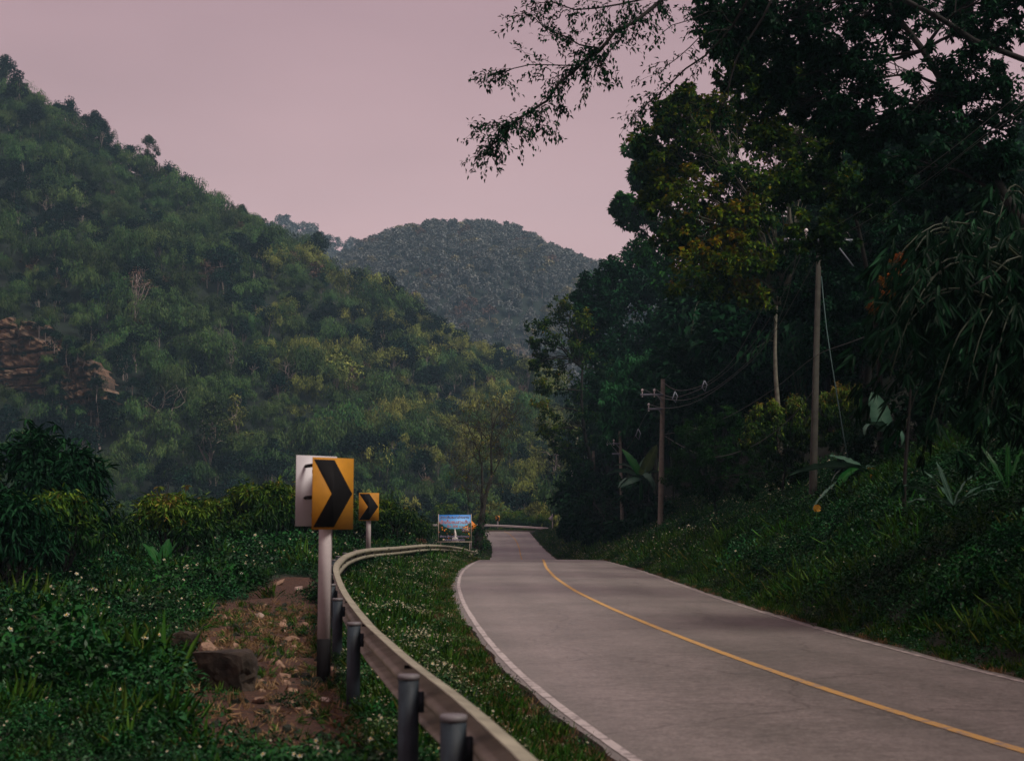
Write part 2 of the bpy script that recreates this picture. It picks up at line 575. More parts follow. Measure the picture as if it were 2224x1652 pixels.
for n in (n1, n2):
    nt.links.new(tc.outputs['Object'], n.inputs['Vector'])
r1 = nt.nodes.new('ShaderNodeValToRGB')
r1.color_ramp.elements[0].position = .35; r1.color_ramp.elements[1].position = .68
r1.color_ramp.elements[0].color = (.016, .007, .004, 1); r1.color_ramp.elements[1].color = (.10, .042, .018, 1)
nt.links.new(n2.outputs['Fac'], r1.inputs[0])
r2 = nt.nodes.new('ShaderNodeValToRGB')
r2.color_ramp.elements[0].position = .35; r2.color_ramp.elements[1].position = .7
r2.color_ramp.elements[0].color = (.006, .012, .005, 1); r2.color_ramp.elements[1].color = (.018, .026, .010, 1)
nt.links.new(n1.outputs['Fac'], r2.inputs[0])
mx = nt.nodes.new('ShaderNodeMix'); mx.data_type = 'RGBA'
nt.links.new(at.outputs['Fac'], mx.inputs[0])
nt.links.new(r2.outputs[0], mx.inputs[6]); nt.links.new(r1.outputs[0], mx.inputs[7])
nt.links.new(mx.outputs[2], b.inputs['Base Color'])
b.inputs['Roughness'].default_value = .95
bp = N_(nt, 'ShaderNodeBump', Strength=.9, Distance=.06)
nt.links.new(n2.outputs['Fac'], bp.inputs['Height']); nt.links.new(bp.outputs[0], b.inputs['Normal'])
M['soil'] = m
gm.build('ground', M['soil'], smooth=True, kind='structure')

# wide valley floor out to the horizon
vf = MB()
vf.add([(-590, -40, -12), (590, -40, -12), (590, 1290, -12), (-590, 1290, -12)], [(0, 1, 2, 3)], 0.0)
vf.build('valley_floor', M['soil'], kind='structure')

# ------------------------------------------------------------------ road
m, nt, b = nodes('asphalt')
tc = nt.nodes.new('ShaderNodeTexCoord')
at = nt.nodes.new('ShaderNodeAttribute'); at.attribute_name = 'tint'      # across the road: 0 left, 1 right
n1 = N_(nt, 'ShaderNodeTexNoise', Scale=.5, Detail=8.0, Roughness=.65)
n2 = N_(nt, 'ShaderNodeTexNoise', Scale=26.0, Detail=8.0, Roughness=.9)
mp = nt.nodes.new('ShaderNodeMapping'); mp.inputs['Scale'].default_value = (1.0, .8, 1.0)
nt.links.new(tc.outputs['Object'], mp.inputs[0])
nt.links.new(mp.outputs[0], n1.inputs['Vector']); nt.links.new(tc.outputs['Object'], n2.inputs['Vector'])
wv = nt.nodes.new('ShaderNodeValToRGB')      # four polished wheel paths
e = wv.color_ramp.elements
e[0].position, e[0].color = 0.0, (.35, .35, .35, 1)
e[1].position, e[1].color = 1.0, (.4, .4, .4, 1)
for p, c in ((.12, .85), (.25, .45), (.37, .85), (.5, .35), (.62, .8), (.75, .45), (.87, .8)):
    x = e.new(p); x.color = (c, c, c, 1)
nt.links.new(at.outputs['Fac'], wv.inputs[0])
ad = nt.nodes.new('ShaderNodeMath'); ad.operation = 'MULTIPLY_ADD'
ad.inputs[1].default_value = .35
nt.links.new(wv.outputs[0], ad.inputs[0]); nt.links.new(n1.outputs['Fac'], ad.inputs[2])
cr = nt.nodes.new('ShaderNodeValToRGB')
cr.color_ramp.elements[0].position = .45; cr.color_ramp.elements[1].position = .95
cr.color_ramp.elements[0].color = (.175, .170, .145, 1); cr.color_ramp.elements[1].color = (.335, .300, .272, 1)
nt.links.new(ad.outputs[0], cr.inputs[0])
gr = nt.nodes.new('ShaderNodeMix'); gr.data_type = 'RGBA'; gr.blend_type = 'MULTIPLY'; gr.inputs[0].default_value = .6
nt.links.new(cr.outputs[0], gr.inputs[6])
gr2 = nt.nodes.new('ShaderNodeValToRGB')
gr2.color_ramp.elements[0].position = .38; gr2.color_ramp.elements[0].color = (.25, .25, .25, 1)
gr2.color_ramp.elements[1].position = .6; gr2.color_ramp.elements[1].color = (1, 1, 1, 1)
nt.links.new(n2.outputs['Fac'], gr2.inputs[0]); nt.links.new(gr2.outputs[0], gr.inputs[7])
vo = N_(nt, 'ShaderNodeTexVoronoi', Scale=.42); vo.feature = 'DISTANCE_TO_EDGE'       # hairline cracks
nw = N_(nt, 'ShaderNodeTexNoise', Scale=1.6, Detail=6.0)
nt.links.new(tc.outputs['Object'], nw.inputs['Vector'])
va = nt.nodes.new('ShaderNodeMix'); va.data_type = 'RGBA'; va.inputs[0].default_value = .35
nt.links.new(tc.outputs['Object'], va.inputs[6]); nt.links.new(nw.outputs['Color'], va.inputs[7])
nt.links.new(va.outputs[2], vo.inputs['Vector'])
ck = nt.nodes.new('ShaderNodeValToRGB')
ck.color_ramp.elements[0].position = 0; ck.color_ramp.elements[0].color = (.6, .6, .6, 1)
ck.color_ramp.elements[1].position = .006; ck.color_ramp.elements[1].color = (1, 1, 1, 1)
nt.links.new(vo.outputs['Distance'], ck.inputs[0])
cm = nt.nodes.new('ShaderNodeMix'); cm.data_type = 'RGBA'; cm.blend_type = 'MULTIPLY'; cm.inputs[0].default_value = 1
nt.links.new(gr.outputs[2], cm.inputs[6]); nt.links.new(ck.outputs[0], cm.inputs[7])
n5 = N_(nt, 'ShaderNodeTexNoise', Scale=6.5, Detail=8.0, Roughness=.8)
nt.links.new(tc.outputs['Object'], n5.inputs['Vector'])
r5 = nt.nodes.new('ShaderNodeValToRGB')
r5.color_ramp.elements[0].position = .36; r5.color_ramp.elements[0].color = (.68, .68, .68, 1)
r5.color_ramp.elements[1].position = .64; r5.color_ramp.elements[1].color = (1.12, 1.12, 1.12, 1)
nt.links.new(n5.outputs['Fac'], r5.inputs[0])
c5 = nt.nodes.new('ShaderNodeMix'); c5.data_type = 'RGBA'; c5.blend_type = 'MULTIPLY'; c5.inputs[0].default_value = 1
nt.links.new(cm.outputs[2], c5.inputs[6]); nt.links.new(r5.outputs[0], c5.inputs[7])
nt.links.new(c5.outputs[2], b.inputs['Base Color'])
b.inputs['Roughness'].default_value = .40
b.inputs['Specular IOR Level'].default_value = .5
bp = N_(nt, 'ShaderNodeBump', Strength=.25, Distance=.004)
nt.links.new(n2.outputs['Fac'], bp.inputs['Height']); nt.links.new(bp.outputs[0], b.inputs['Normal'])
M['asphalt'] = m


def worn(name, col, wear, scale=7.0):
    m, nt, b = nodes(name)
    tc = nt.nodes.new('ShaderNodeTexCoord')
    n = N_(nt, 'ShaderNodeTexNoise', Scale=scale, Detail=8.0, Roughness=.75)
    nt.links.new(tc.outputs['Object'], n.inputs['Vector'])
    r = nt.nodes.new('ShaderNodeValToRGB')
    r.color_ramp.elements[0].position = wear; r.color_ramp.elements[0].color = (.21, .19, .18, 1)
    r.color_ramp.elements[1].position = wear + .12; r.color_ramp.elements[1].color = tuple(col) + (1,)
    nt.links.new(n.outputs['Fac'], r.inputs[0]); nt.links.new(r.outputs[0], b.inputs['Base Color'])
    b.inputs['Roughness'].default_value = .7
    return m


M['line_white'] = worn('line_white', (.44, .40, .38), .40, 4)
M['line_white_faint'] = worn('line_white_faint', (.42, .37, .33), .45, 4)
M['line_yellow'] = worn('line_yellow', (.50, .30, .085), .37, 6)

# centre rows: (left edge, left line, centre, right line, right edge)
ry = np.concatenate([np.arange(-8, 71, .4), np.arange(71, 205, .8)])
RR = []
for y in ry:
    z = float(Zf(y))
    jl = .05 * float(nz(y, 3, 1.1)) + .04 * float(nz(y, 9, .35))
    jr = .05 * float(nz(y, 5, 1.0)) + .04 * float(nz(y, 1, .4))
    shl = .05 + jl + (.10 if y > 25 else 0)
    RR.append([(Lf(y) - shl, y, z), (Lf(y), y, z), (Cf(y), y, z), (Rf(y), y, z), (Rf(y) + .10 + jr, y, z)])
cl_, cc_, cr_ = Vector((Lf(204.9), 204.9, 0)), Vector((Cf(204.9), 204.9, 0)), Vector((Rf(204.9), 204.9, 0))
piv = Vector((-17, 200.5, 0))
for k in range(1, 26):
    a = k / 25 * 1.5
    R_ = Matrix.Rotation(a, 3, 'Z')
    row = []
    for p, ex in ((cl_, -.25), (cl_, 0), (cc_, 0), (cr_, 0), (cr_, .15)):
        q = R_ @ (p - piv) + piv
        u = (q - piv).normalized()
        q = q + u * ex
        row.append((q.x, q.y, float(Zf(204.9 + k * .4))))
    RR.append(row)
for k in range(1, 30):
    d = Vector((-1, .02, 0)) * 3 * k
    RR.append([(p[0] + d.x, p[1] + d.y, p[2]) for p in RR[len(ry) + 24]])
RR = np.array(RR)
rm = MB()
sub = []          # cross rows subdivided between the given columns
fr = []
for c0, c1, n in ((0, 1, 1), (1, 2, 5), (2, 3, 5), (3, 4, 1)):
    for k in range(n):
        t = k / n
        sub.append(RR[:, c0] * (1 - t) + RR[:, c1] * t)
        fr.append({0: 0, 1: 0 + .5 * t, 2: .5 + .5 * t, 3: 1}[c0])
sub.append(RR[:, 4]); fr.append(1)
S = np.stack(sub, 1)
fr = np.array(fr)
S[:, :, 2] += .03 * (1 - (2 * fr - 1) ** 2)
n0, n1_ = S.shape[:2]
vi = np.arange(n0 * n1_).reshape(n0, n1_)
rf = np.stack([vi[:-1, :-1], vi[:-1, 1:], vi[1:, 1:], vi[1:, :-1]], -1).reshape(-1, 4)
rm.add(S.reshape(-1, 3), rf, np.tile(fr, n0))
# broken lip of the road
lip = S[:, 0].copy(); lip[:, 2] -= .1
lipr = S[:, -1].copy(); lipr[:, 2] -= .1
for a_, b_ in ((lip, S[:, 0]), (S[:, -1], lipr)):
    vv = np.stack([a_, b_], 1).reshape(-1, 3)
    q = np.arange(n0 * 2).reshape(n0, 2)
    rm.add(vv, np.stack([q[:-1, 0], q[:-1, 1], q[1:, 1], q[1:, 0]], -1), .5)
road = rm.build('road', M['asphalt'], smooth=True, kind='structure')


def strip(name, col, w, mat, y0=-99, y1=999, lift=.006, wob=0.0):
    mb = MB()
    ctr = RR[:, col].copy()
    base = {1: 0.0, 2: .03, 3: 0.0}[col]
    tdir = np.gradient(ctr, axis=0); tdir /= np.linalg.norm(tdir, axis=1, keepdims=True)
    nrm = np.stack([tdir[:, 1], -tdir[:, 0], np.zeros(len(tdir))], 1)
    off = {1: .08, 2: 0, 3: -.06}[col]
    ww = w + wob * nz(ctr[:, 1], ctr[:, 0], .5)
    a = ctr + nrm * (off - ww / 2)[:, None] if hasattr(off - ww / 2, '__len__') else ctr + nrm * (off - ww / 2)
    c = ctr + nrm * (off + ww / 2)[:, None] if hasattr(off + ww / 2, '__len__') else ctr + nrm * (off + ww / 2)
    # lie on the cambered surface
    for arr, o in ((a, off - w / 2), (c, off + w / 2)):
        if col == 1:
            arr[:, 2] += .03 * (1 - (1 - 2 * np.clip(np.abs(o) / 6.2, 0, 1)) ** 2) + lift
        elif col == 3:
            arr[:, 2] += .03 * (1 - (1 - 2 * np.clip(np.abs(o) / 6.2, 0, 1)) ** 2) + lift
        else:
            arr[:, 2] += .03 + lift - .0005
    n = len(ctr)
    vv = np.stack([a, c], 1).reshape(-1, 3)
    q = np.arange(n * 2).reshape(n, 2)
    mb.add(vv, np.stack([q[:-1, 0], q[:-1, 1], q[1:, 1], q[1:, 0]], -1), .5)
    return mb.build(name, mat, road, smooth=True, label={1: 'white edge line along the rail side', 2: 'yellow centre line', 3: 'faint pale edge line along the grass bank'}[col])


strip('edge_line', 1, .09, M['line_white'], wob=.02)
strip('centre_line', 2, .115, M['line_yellow'], wob=.006)
strip('edge_line', 3, .08, M['line_white_faint'], wob=.015)

# ------------------------------------------------------------------ hills
hill_v = [(-400, -60), (-200, 30), (0, 150), (70, 195), (130, 235), (200, 262), (240, 305), (330, 350), (400, 396), (480, 441), (560, 474), (640, 515), (700, 543), (750, 584),
          (850, 625), (930, 680), (1030, 735), (1100, 765), (1150, 790), (1230, 850), (1330, 920), (1500, 990), (1800, 1050)]
hv_x = np.array([p[0] for p in hill_v], float)
hv_y = np.array([p[1] for p in hill_v], float)


def elev(vy):
    cy = (826 - vy) / F
    return (math.sin(PITCH) + math.cos(PITCH) * cy) / (math.cos(PITCH) - math.sin(PITCH) * cy)


def hill_left(x, y):
    x = np.asarray(x, float); y = np.asarray(y, float)
    u = x / np.maximum(y, 1)
    vx = 1112 + F * u * .995
    rv = np.interp(vx, hv_x, hv_y)
    cy = (826 - rv) / F
    el = (np.sin(PITCH) + np.cos(PITCH) * cy) / (np.cos(PITCH) - np.sin(PITCH) * cy)
    yr, yb = 420.0, 236.0
    zr = el * yr - 5.0
    zb = -7.0
    t = (y - yb) / (yr - yb)
    tt = np.clip(t, 0, 1)
    z = zb + (zr - zb) * tt ** .92
    amp = 5.0 * np.sin(PI * np.clip(tt, 0, 1)) * np.clip(zr / 60, .2, 1)
    z = z + amp * nz(x, y * .35, 26, 3) + .45 * amp * nz(x, y * .6, 11, 5)
    z = np.where(t > 1, zr - (y - yr) * .5, z)
    z = np.where(t < 0, zb + np.minimum(0, t) * 4, z)
    return z


def sheet(name, fx, xs, ys, mat):
    X, Y = np.meshgrid(xs, ys)
    Z = fx(X, Y)
    mb = MB()
    n0, n1 = X.shape
    vi = np.arange(n0 * n1).reshape(n0, n1)
    mb.add(np.stack([X, Y, Z], -1).reshape(-1, 3), np.stack([vi[:-1, :-1], vi[:-1, 1:], vi[1:, 1:], vi[1:, :-1]], -1).reshape(-1, 4), 0)
    return mb.build(name, mat, smooth=True, kind='structure')


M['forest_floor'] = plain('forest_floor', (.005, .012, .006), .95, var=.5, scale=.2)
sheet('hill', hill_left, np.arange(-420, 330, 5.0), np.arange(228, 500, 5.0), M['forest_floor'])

far_v = [(300, 720), (600, 640), (700, 598), (790, 552), (880, 528), (960, 518), (1040, 514), (1110, 522), (1180, 542), (1260, 572), (1340, 602), (1450, 620), (1700, 700), (2100, 800)]
fv_x = np.array([p[0] for p in far_v], float)
fv_y = np.array([p[1] for p in far_v], float)


def hill_far(x, y):
    x = np.asarray(x, float); y = np.asarray(y, float)
    vx = 1112 + F * (x / np.maximum(y, 1)) * .995
    rv = np.interp(vx, fv_x, fv_y)
    cy = (826 - rv) / F
    el = (np.sin(PITCH) + np.cos(PITCH) * cy) / (np.cos(PITCH) - np.sin(PITCH) * cy)
    yr, yb = 960.0, 560.0
    zr = el * yr - 4
    t = np.clip((y - yb) / (yr - yb), 0, 1)
    z = -10 + (zr + 10) * np.sin(t * PI / 2) ** 1.05
    z = z + 9 * np.sin(PI * t) * nz(x, y * .5, 55, 8) + 4 * np.sin(PI * t) * nz(x, y * .5, 21, 9)
    return np.where(y > yr, zr - (y - yr) * .4, z)


sheet('far_hill', hill_far, np.arange(-360, 420, 10.0), np.arange(550, 1040, 10.0), M['forest_floor'])

rid_v = [(380, 500), (540, 480), (610, 488), (660, 505), (720, 530), (760, 540), (830, 580), (950, 640)]


def hill_ridge(x, y):
    x = np.asarray(x, float); y = np.asarray(y, float)
    vx = 1112 + F * (x / np.maximum(y, 1)) * .995
    rv = np.interp(vx, [p[0] for p in rid_v], [p[1] for p in rid_v])
    cy = (826 - rv) / F
    el = (np.sin(PITCH) + np.cos(PITCH) * cy) / (np.cos(PITCH) - np.sin(PITCH) * cy)
    zr = el * 1180
    return zr - np.abs(y - 1180) * .75


sheet('distant_ridge', hill_ridge, np.arange(-330, -40, 12.0), np.arange(1040, 1290, 15.0), M['forest_floor'])


# forested slope behind the trees on the right of the road
def hill_right(x, y):
    g = ground(x, y)
    return g


# ------------------------------------------------------------------ sandstone cliff in the hillside
def cliff_block(name, vx0, vx1, vy0, vy1, d, seed, label, shape):
    rs = np.random.RandomState(seed)
    nx, nzv = 150, 150
    us = np.linspace(0, 1, nx); vs_ = np.linspace(0, 1, nzv)
    U, W = np.meshgrid(us, vs_)
    vx = vx0 + (vx1 - vx0) * U
    vy = vy0 + (vy1 - vy0) * W
    # tilted strata of uneven thickness, broken into blocks along joints
    wob = .35 * nz(U * 14, W * 6, 2.2, seed) + .12 * nz(U * 40, W * 22, 2.0, seed + 2)
    bc = np.cumsum(.35 + rs.rand(20) ** 1.5 * 1.6); bc = bc / bc[-1] * 3.4
    pos = W * 2.2 + U * .28 + .06 * wob
    bed = np.searchsorted(bc, np.clip(pos, 0, 3.39))
    lo = np.concatenate([[0], bc])[bed]
    fr_ = (pos - lo) / (bc[np.clip(bed, 0, 19)] - lo)
    r1 = rs.rand(80)
    wid = 3 + 7 * r1[(bed * 5 + 3) % 80]
    bpos = U * wid + r1[(bed * 7) % 80] * 5 + .22 * nz(U * 30, W * 30, 1.7, seed)
    brk = np.floor(bpos); bf = bpos - brk
    r2 = rs.rand(997)
    blk = r2[(bed * 31 + brk.astype(int) * 17) % 997]
    joint = np.minimum(bf, 1 - bf) * 8
    dep = 1.6 * r1[bed % 80] + 2.6 * blk + 1.4 * sm(.75, 1, fr_) + 1.0 * (1 - np.clip(joint, 0, 1)) - .5 * nz(U * 60, W * 60, 3, seed) - .25 * nz(U * 160, W * 160, 3, seed) + .8 * blk * bf
    ang = np.sqrt(((U - .5) * 2) ** 2 + ((W - .5) * 2) ** 2) + .22 * nz(U * 9, W * 9, 1.3, seed + 4)
    dep = dep + 10 * sm(.95, 1.0, ang)
    pts = np.zeros((nzv, nx, 3))
    cx, cy = (vx - 1112) / F, (826 - vy) / F
    yy = math.cos(PITCH) - math.sin(PITCH) * cy
    zz = math.sin(PITCH) + math.cos(PITCH) * cy
    s = d / yy
    pts[..., 0] = cx * s; pts[..., 1] = d; pts[..., 2] = CAMZ + zz * s
    pts[..., 1] += dep
    vi = np.arange(nzv * nx).reshape(nzv, nx)
    f = np.stack([vi[:-1, :-1], vi[1:, :-1], vi[1:, 1:], vi[:-1, 1:]], -1).reshape(-1, 4)
    f = f[(ang.ravel()[f] < 1.03).all(1)]
    mb = MB()
    mb.add(pts.reshape(-1, 3), f, np.clip(.25 + .6 * blk.ravel() - .8 * (fr_.ravel() > .86), 0, 1))
    return mb.build(name, M['rock'], smooth=False, kind='structure', label=label)


m, nt, b = nodes('rock')
tc = nt.nodes.new('ShaderNodeTexCoord')
at = nt.nodes.new('ShaderNodeAttribute'); at.attribute_name = 'tint'
mp = nt.nodes.new('ShaderNodeMapping'); mp.inputs['Scale'].default_value = (1, 1, .25)
nt.links.new(tc.outputs['Object'], mp.inputs[0])
n1 = N_(nt, 'ShaderNodeTexNoise', Scale=.55, Detail=9.0, Roughness=.72)
nt.links.new(mp.outputs[0], n1.inputs['Vector'])
ad = nt.nodes.new('ShaderNodeMath'); ad.operation = 'MULTIPLY_ADD'; ad.inputs[1].default_value = .45
nt.links.new(at.outputs['Fac'], ad.inputs[0]); nt.links.new(n1.outputs['Fac'], ad.inputs[2])
r = nt.nodes.new('ShaderNodeValToRGB')
e = r.color_ramp.elements
e[0].position, e[0].color = .35, (.03, .025, .022, 1)
e[1].position, e[1].color = 1, (.20, .155, .11, 1)
for p, c in ((.55, (.05, .038, .026)), (.78, (.13, .075, .042))):
    x = e.new(p); x.color = c + (1,)
nt.links.new(ad.outputs[0], r.inputs[0]); nt.links.new(r.outputs[0], b.inputs['Base Color'])
b.inputs['Roughness'].default_value = .95
bp = N_(nt, 'ShaderNodeBump', Strength=.9, Distance=.5)
nt.links.new(n1.outputs['Fac'], bp.inputs['Height']); nt.links.new(bp.outputs[0], b.inputs['Normal'])
M['rock'] = m
CL_D = 262.0
cliff_block('cliff', -150, 120, 680, 890, CL_D + 12, 3, 'orange sandstone cliff with level beds showing between the trees', lambda a, b: 1)
cliff_block('cliff', 118, 218, 775, 925, CL_D + 2, 5, 'lower broken grey and orange rock outcrop under the trees', lambda a, b: 1)

# ------------------------------------------------------------------ haze
hz = MB()
hz.box((0, 625, 143), (1200, 1350, 312))
hazeo = hz.build('haze', [], kind='stuff')
hm = bpy.data.materials.new('haze')
hm.use_nodes = True
hn = hm.node_tree
hn.nodes.remove(hn.nodes['Principled BSDF'])
pv = hn.nodes.new('ShaderNodeVolumePrincipled')
pv.inputs['Color'].default_value = (.45, .78, 1.0, 1)
pv.inputs['Density'].default_value = (.00027)
pv.inputs['Anisotropy'].default_value = 0.1
hn.links.new(pv.outputs[0], hn.nodes['Material Output'].inputs['Volume'])
hazeo.data.materials.append(hm)
# ------------------------------------------------------------------ scattering of what nobody could count
_group_cache = {}


def scatter(name, pts, rots, scls, idx, protos, label=None, kind='stuff'):
    """one object whose points carry plants (geometry nodes)"""
    col = bpy.data.collections.new(name + '_kinds')
    for i, me in enumerate(protos):
        o = bpy.data.objects.new('k%02d_%s' % (i, name), me)
        col.objects.link(o)
    me = bpy.data.meshes.new(name)
    n = len(pts)
    me.vertices.add(n)
    me.vertices.foreach_set('co', np.asarray(pts, dtype=np.float32).ravel())
    a = me.attributes.new('rot', 'FLOAT_VECTOR', 'POINT'); a.data.foreach_set('vector', np.asarray(rots, dtype=np.float32).ravel())
    a = me.attributes.new('scl', 'FLOAT_VECTOR', 'POINT'); a.data.foreach_set('vector', np.asarray(scls, dtype=np.float32).ravel())
    a = me.attributes.new('kind_index', 'INT', 'POINT'); a.data.foreach_set('value', np.asarray(idx, dtype=np.int32))
    o = bpy.data.objects.new(name, me)
    C.objects.link(o)
    ng = bpy.data.node_groups.new(name, 'GeometryNodeTree')
    ng.interface.new_socket('Geometry', in_out='INPUT', socket_type='NodeSocketGeometry')
    ng.interface.new_socket('Geometry', in_out='OUTPUT', socket_type='NodeSocketGeometry')
    gi = ng.nodes.new('NodeGroupInput'); go = ng.nodes.new('NodeGroupOutput')
    ci = ng.nodes.new('GeometryNodeCollectionInfo')
    ci.inputs['Collection'].default_value = col
    ci.inputs['Separate Children'].default_value = True
    ci.inputs['Reset Children'].default_value = True
    ip = ng.nodes.new('GeometryNodeInstanceOnPoints')
    ip.inputs['Pick Instance'].default_value = True
    A = {}
    for nm, dt in (('rot', 'FLOAT_VECTOR'), ('scl', 'FLOAT_VECTOR'), ('kind_index', 'INT')):
        x = ng.nodes.new('GeometryNodeInputNamedAttribute'); x.data_type = dt
        x.inputs['Name'].default_value = nm
        A[nm] = x
    er = ng.nodes.new('FunctionNodeEulerToRotation')
    L = ng.links
    L.new(gi.outputs[0], ip.inputs['Points'])
    L.new(ci.outputs[0], ip.inputs['Instance'])
    L.new(A['kind_index'].outputs[0], ip.inputs['Instance Index'])
    L.new(A['rot'].outputs[0], er.inputs[0])
    L.new(er.outputs[0], ip.inputs['Rotation'])
    L.new(A['scl'].outputs[0], ip.inputs['Scale'])
    L.new(ip.outputs[0], go.inputs[0])
    md = o.modifiers.new('plants', 'NODES')
    md.node_group = ng
    o['kind'] = kind
    if label:
        o['label'] = label
    return o


def clump_leaves(mb, ctrs, rad, per, L, W, tint, rs=RS, flat=.8, droop=.3, down=.25, out=.8, tsd=.16, hexa=False, shell=.45):
    """leaves in balls round ctrs; tint per clump"""
    ctrs = np.asarray(ctrs, float).reshape(-1, 3)
    n = len(ctrs)
    if n == 0:
        return
    rad = np.asarray(rad, float) * np.ones(n)
    tint = np.asarray(tint, float) * np.ones(n)
    k = np.repeat(np.arange(n), per)
    d = rdir(len(k), rs)
    r = rad[k] * rs.rand(len(k)) ** shell
    off = d * r[:, None]
    off[:, 2] *= flat
    c = ctrs[k] + off
    dd = d * out + rdir(len(k), rs) * .75
    dd[:, 2] -= down
    up = rdir(len(k), rs) * .55 + np.array([0, 0, 1.0])
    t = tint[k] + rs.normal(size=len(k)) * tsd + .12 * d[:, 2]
    mb.leaves(c, dd, up, L * (.6 + .7 * rs.rand(len(k))), W * (.7 + .5 * rs.rand(len(k))), np.clip(t, 0, 1), droop, hexa)


def limb_pts(a, b, sag=0.0, wob=.08, n=6, rs=RS):
    a, b = Vector(a), Vector(b)
    L = (b - a).length
    out = []
    j = Vector(rs.normal(size=3)) * wob * L
    j2 = Vector(rs.normal(size=3)) * wob * L * .5
    for i in range(n + 1):
        t = i / n
        p = a.lerp(b, t) + j * math.sin(PI * t) + j2 * math.sin(2 * PI * t)
        p.z += sag * L * math.sin(PI * t)
        out.append(p)
    return out


def proto_broad(seed, h, w, mat, L=.5, W=.34, nblob=16, per=90, trunk_mat='twig_far', shape='round'):
    rs = np.random.RandomState(seed)
    mb = MB()
    cs, rd, ti = [], [], []
    for i in range(nblob):
        a = rs.rand() * 2 * PI
        if shape == 'round':
            e = rs.rand() ** .7 * PI / 2
            r = w * .5 * (.55 + .4 * rs.rand())
            c = (math.cos(a) * math.cos(e) * r, math.sin(a) * math.cos(e) * r, h * .55 + math.sin(e) * h * .36)
            q = w * (.13 + .12 * rs.rand())
        elif shape == 'tall':
            t = rs.rand()
            r = w * .42 * math.sin(PI * min(1, .25 + .75 * t)) * rs.rand() ** .4
            c = (math.cos(a) * r, math.sin(a) * r, h * (.38 + .58 * t))
            q = w * (.12 + .12 * rs.rand())
        else:  # tiered
            t = rs.choice([.45, .6, .75, .9]) + rs.normal() * .03
            r = w * .5 * (1.15 - t * .7) * rs.rand() ** .5
            c = (math.cos(a) * r, math.sin(a) * r, h * t)
            q = w * (.12 + .08 * rs.rand())
        cs.append(c); rd.append(q); ti.append(.35 + .4 * (c[2] / h - .5) + rs.normal() * .1)  # higher clumps paler: light from above put into the leaf tint
    clump_leaves(mb, cs, rd, per, L, W, ti, rs, flat=.75, down=.15, droop=.2)
    tr = limb_pts((0, 0, -1.5), (rs.normal() * .3, rs.normal() * .3, h * .8), wob=.03, n=5, rs=rs)
    mb.tube(tr, np.linspace(.2, .06, 6), 5, mat=1)
    for c in cs[:8]:
        mb.tube(limb_pts(tr[2 + rs.randint(3)], c, sag=.1, n=3, rs=rs), np.linspace(.08, .02, 4), 3, mat=1)
    return mb.mesh('tree_kind', [M[mat], M[trunk_mat]])


def proto_bamboo(seed, h, spread, mat, ncul=16, L=.62, W=.15, nl=95):
    rs = np.random.RandomState(seed)
    mb = MB()
    for i in range(ncul):
        a = rs.rand() * 2 * PI
        lean = spread * (.35 + .8 * rs.rand())
        hh = h * (.72 + .35 * rs.rand())
        ts = np.linspace(0, 1, 9)
        px = np.cos(a) * (lean * ts ** 2.2)
        py = np.sin(a) * (lean * ts ** 2.2)
        pz = hh * np.sin(ts * PI * .70) / math.sin(PI * .5)
        pts = np.stack([px, py, pz], 1)
        mb.tube([tuple(p) for p in pts], np.linspace(.07, .02, 9), 3, mat=1)
        k = nl
        t = .22 + .78 * rs.rand(k) ** .75
        c = np.stack([np.interp(t, ts, px), np.interp(t, ts, py), np.interp(t, ts, pz)], 1)
        sc = .30 + .75 * (1 - np.abs(t - .7))
        off = rdir(k, rs) * (rs.rand(k) ** .5 * sc)[:, None] * 1.05
        c = c + off
        tang = np.array([math.cos(a), math.sin(a), -.5])
        d = tang * .8 + rdir(k, rs) * .7 + np.array([0, 0, -.55])
        ti = .30 + .3 * t + rs.normal(size=k) * .13 + .15 * off[:, 2]  # upper leaves paler, top light painted into their tint
        mb.leaves(c, d, rdir(k, rs) * .4 + np.array([0, 0, 1.0]), L * (.6 + .8 * rs.rand(k)), W * (.7 + .7 * rs.rand(k)), np.clip(ti, 0, 1), .35)
    return mb.mesh('bamboo_kind', [M[mat], M['culm']])


def proto_bare(seed, h, mat='twig_far', depth=4, spread=.55, r0=.17):
    rs = np.random.RandomState(seed)
    mb = MB()

    def grow(p, d, L, r, k):
        q = p + d * L
        mb.tube(limb_pts(p, q, wob=.06, n=3, rs=rs), [r, r * .88, r * .78, r * .66], 4)
        if k == 0:
            return
        for j in range(2 + (rs.rand() < .5)):
            nd = (d + Vector(rs.normal(size=3)) * spread + Vector((0, 0, .15))).normalized()
            grow(q, nd, L * (.6 + .25 * rs.rand()), r * .62, k - 1)
    grow(Vector((0, 0, -1)), Vector((.05, 0, 1)).normalized(), h * .45, r0, depth)
    return mb.mesh('bare_kind', M[mat])


hk = [proto_broad(11, 8, 7.0, 'hill_leaf'), proto_broad(12, 9.5, 6.5, 'hill_leaf', shape='tall'), proto_broad(13, 8.5, 8, 'hill_leaf', nblob=20, per=80),
      proto_bamboo(21, 8.5, 4.8, 'hill_bamboo'), proto_bamboo(22, 9.5, 5.6, 'hill_bamboo'), proto_bamboo(23, 7.5, 5.2, 'hill_bamboo', ncul=19),
      proto_broad(14, 8, 7.5, 'hill_olive', per=75), proto_bamboo(24, 8.0, 5.2, 'hill_olive'), proto_broad(15, 6.5, 6, 'hill_brown', per=45, shape='tiered'),
      proto_bare(31, 9), proto_broad(16, 10, 6, 'hill_leaf', shape='tiered', per=70)]

# hillside forest
rs = np.random.RandomState(5)
pts, idx, scl = [], [], []
holes = [(-30, 100, 700, 846, CL_D + 8), (140, 200, 800, 900, CL_D - 2)]


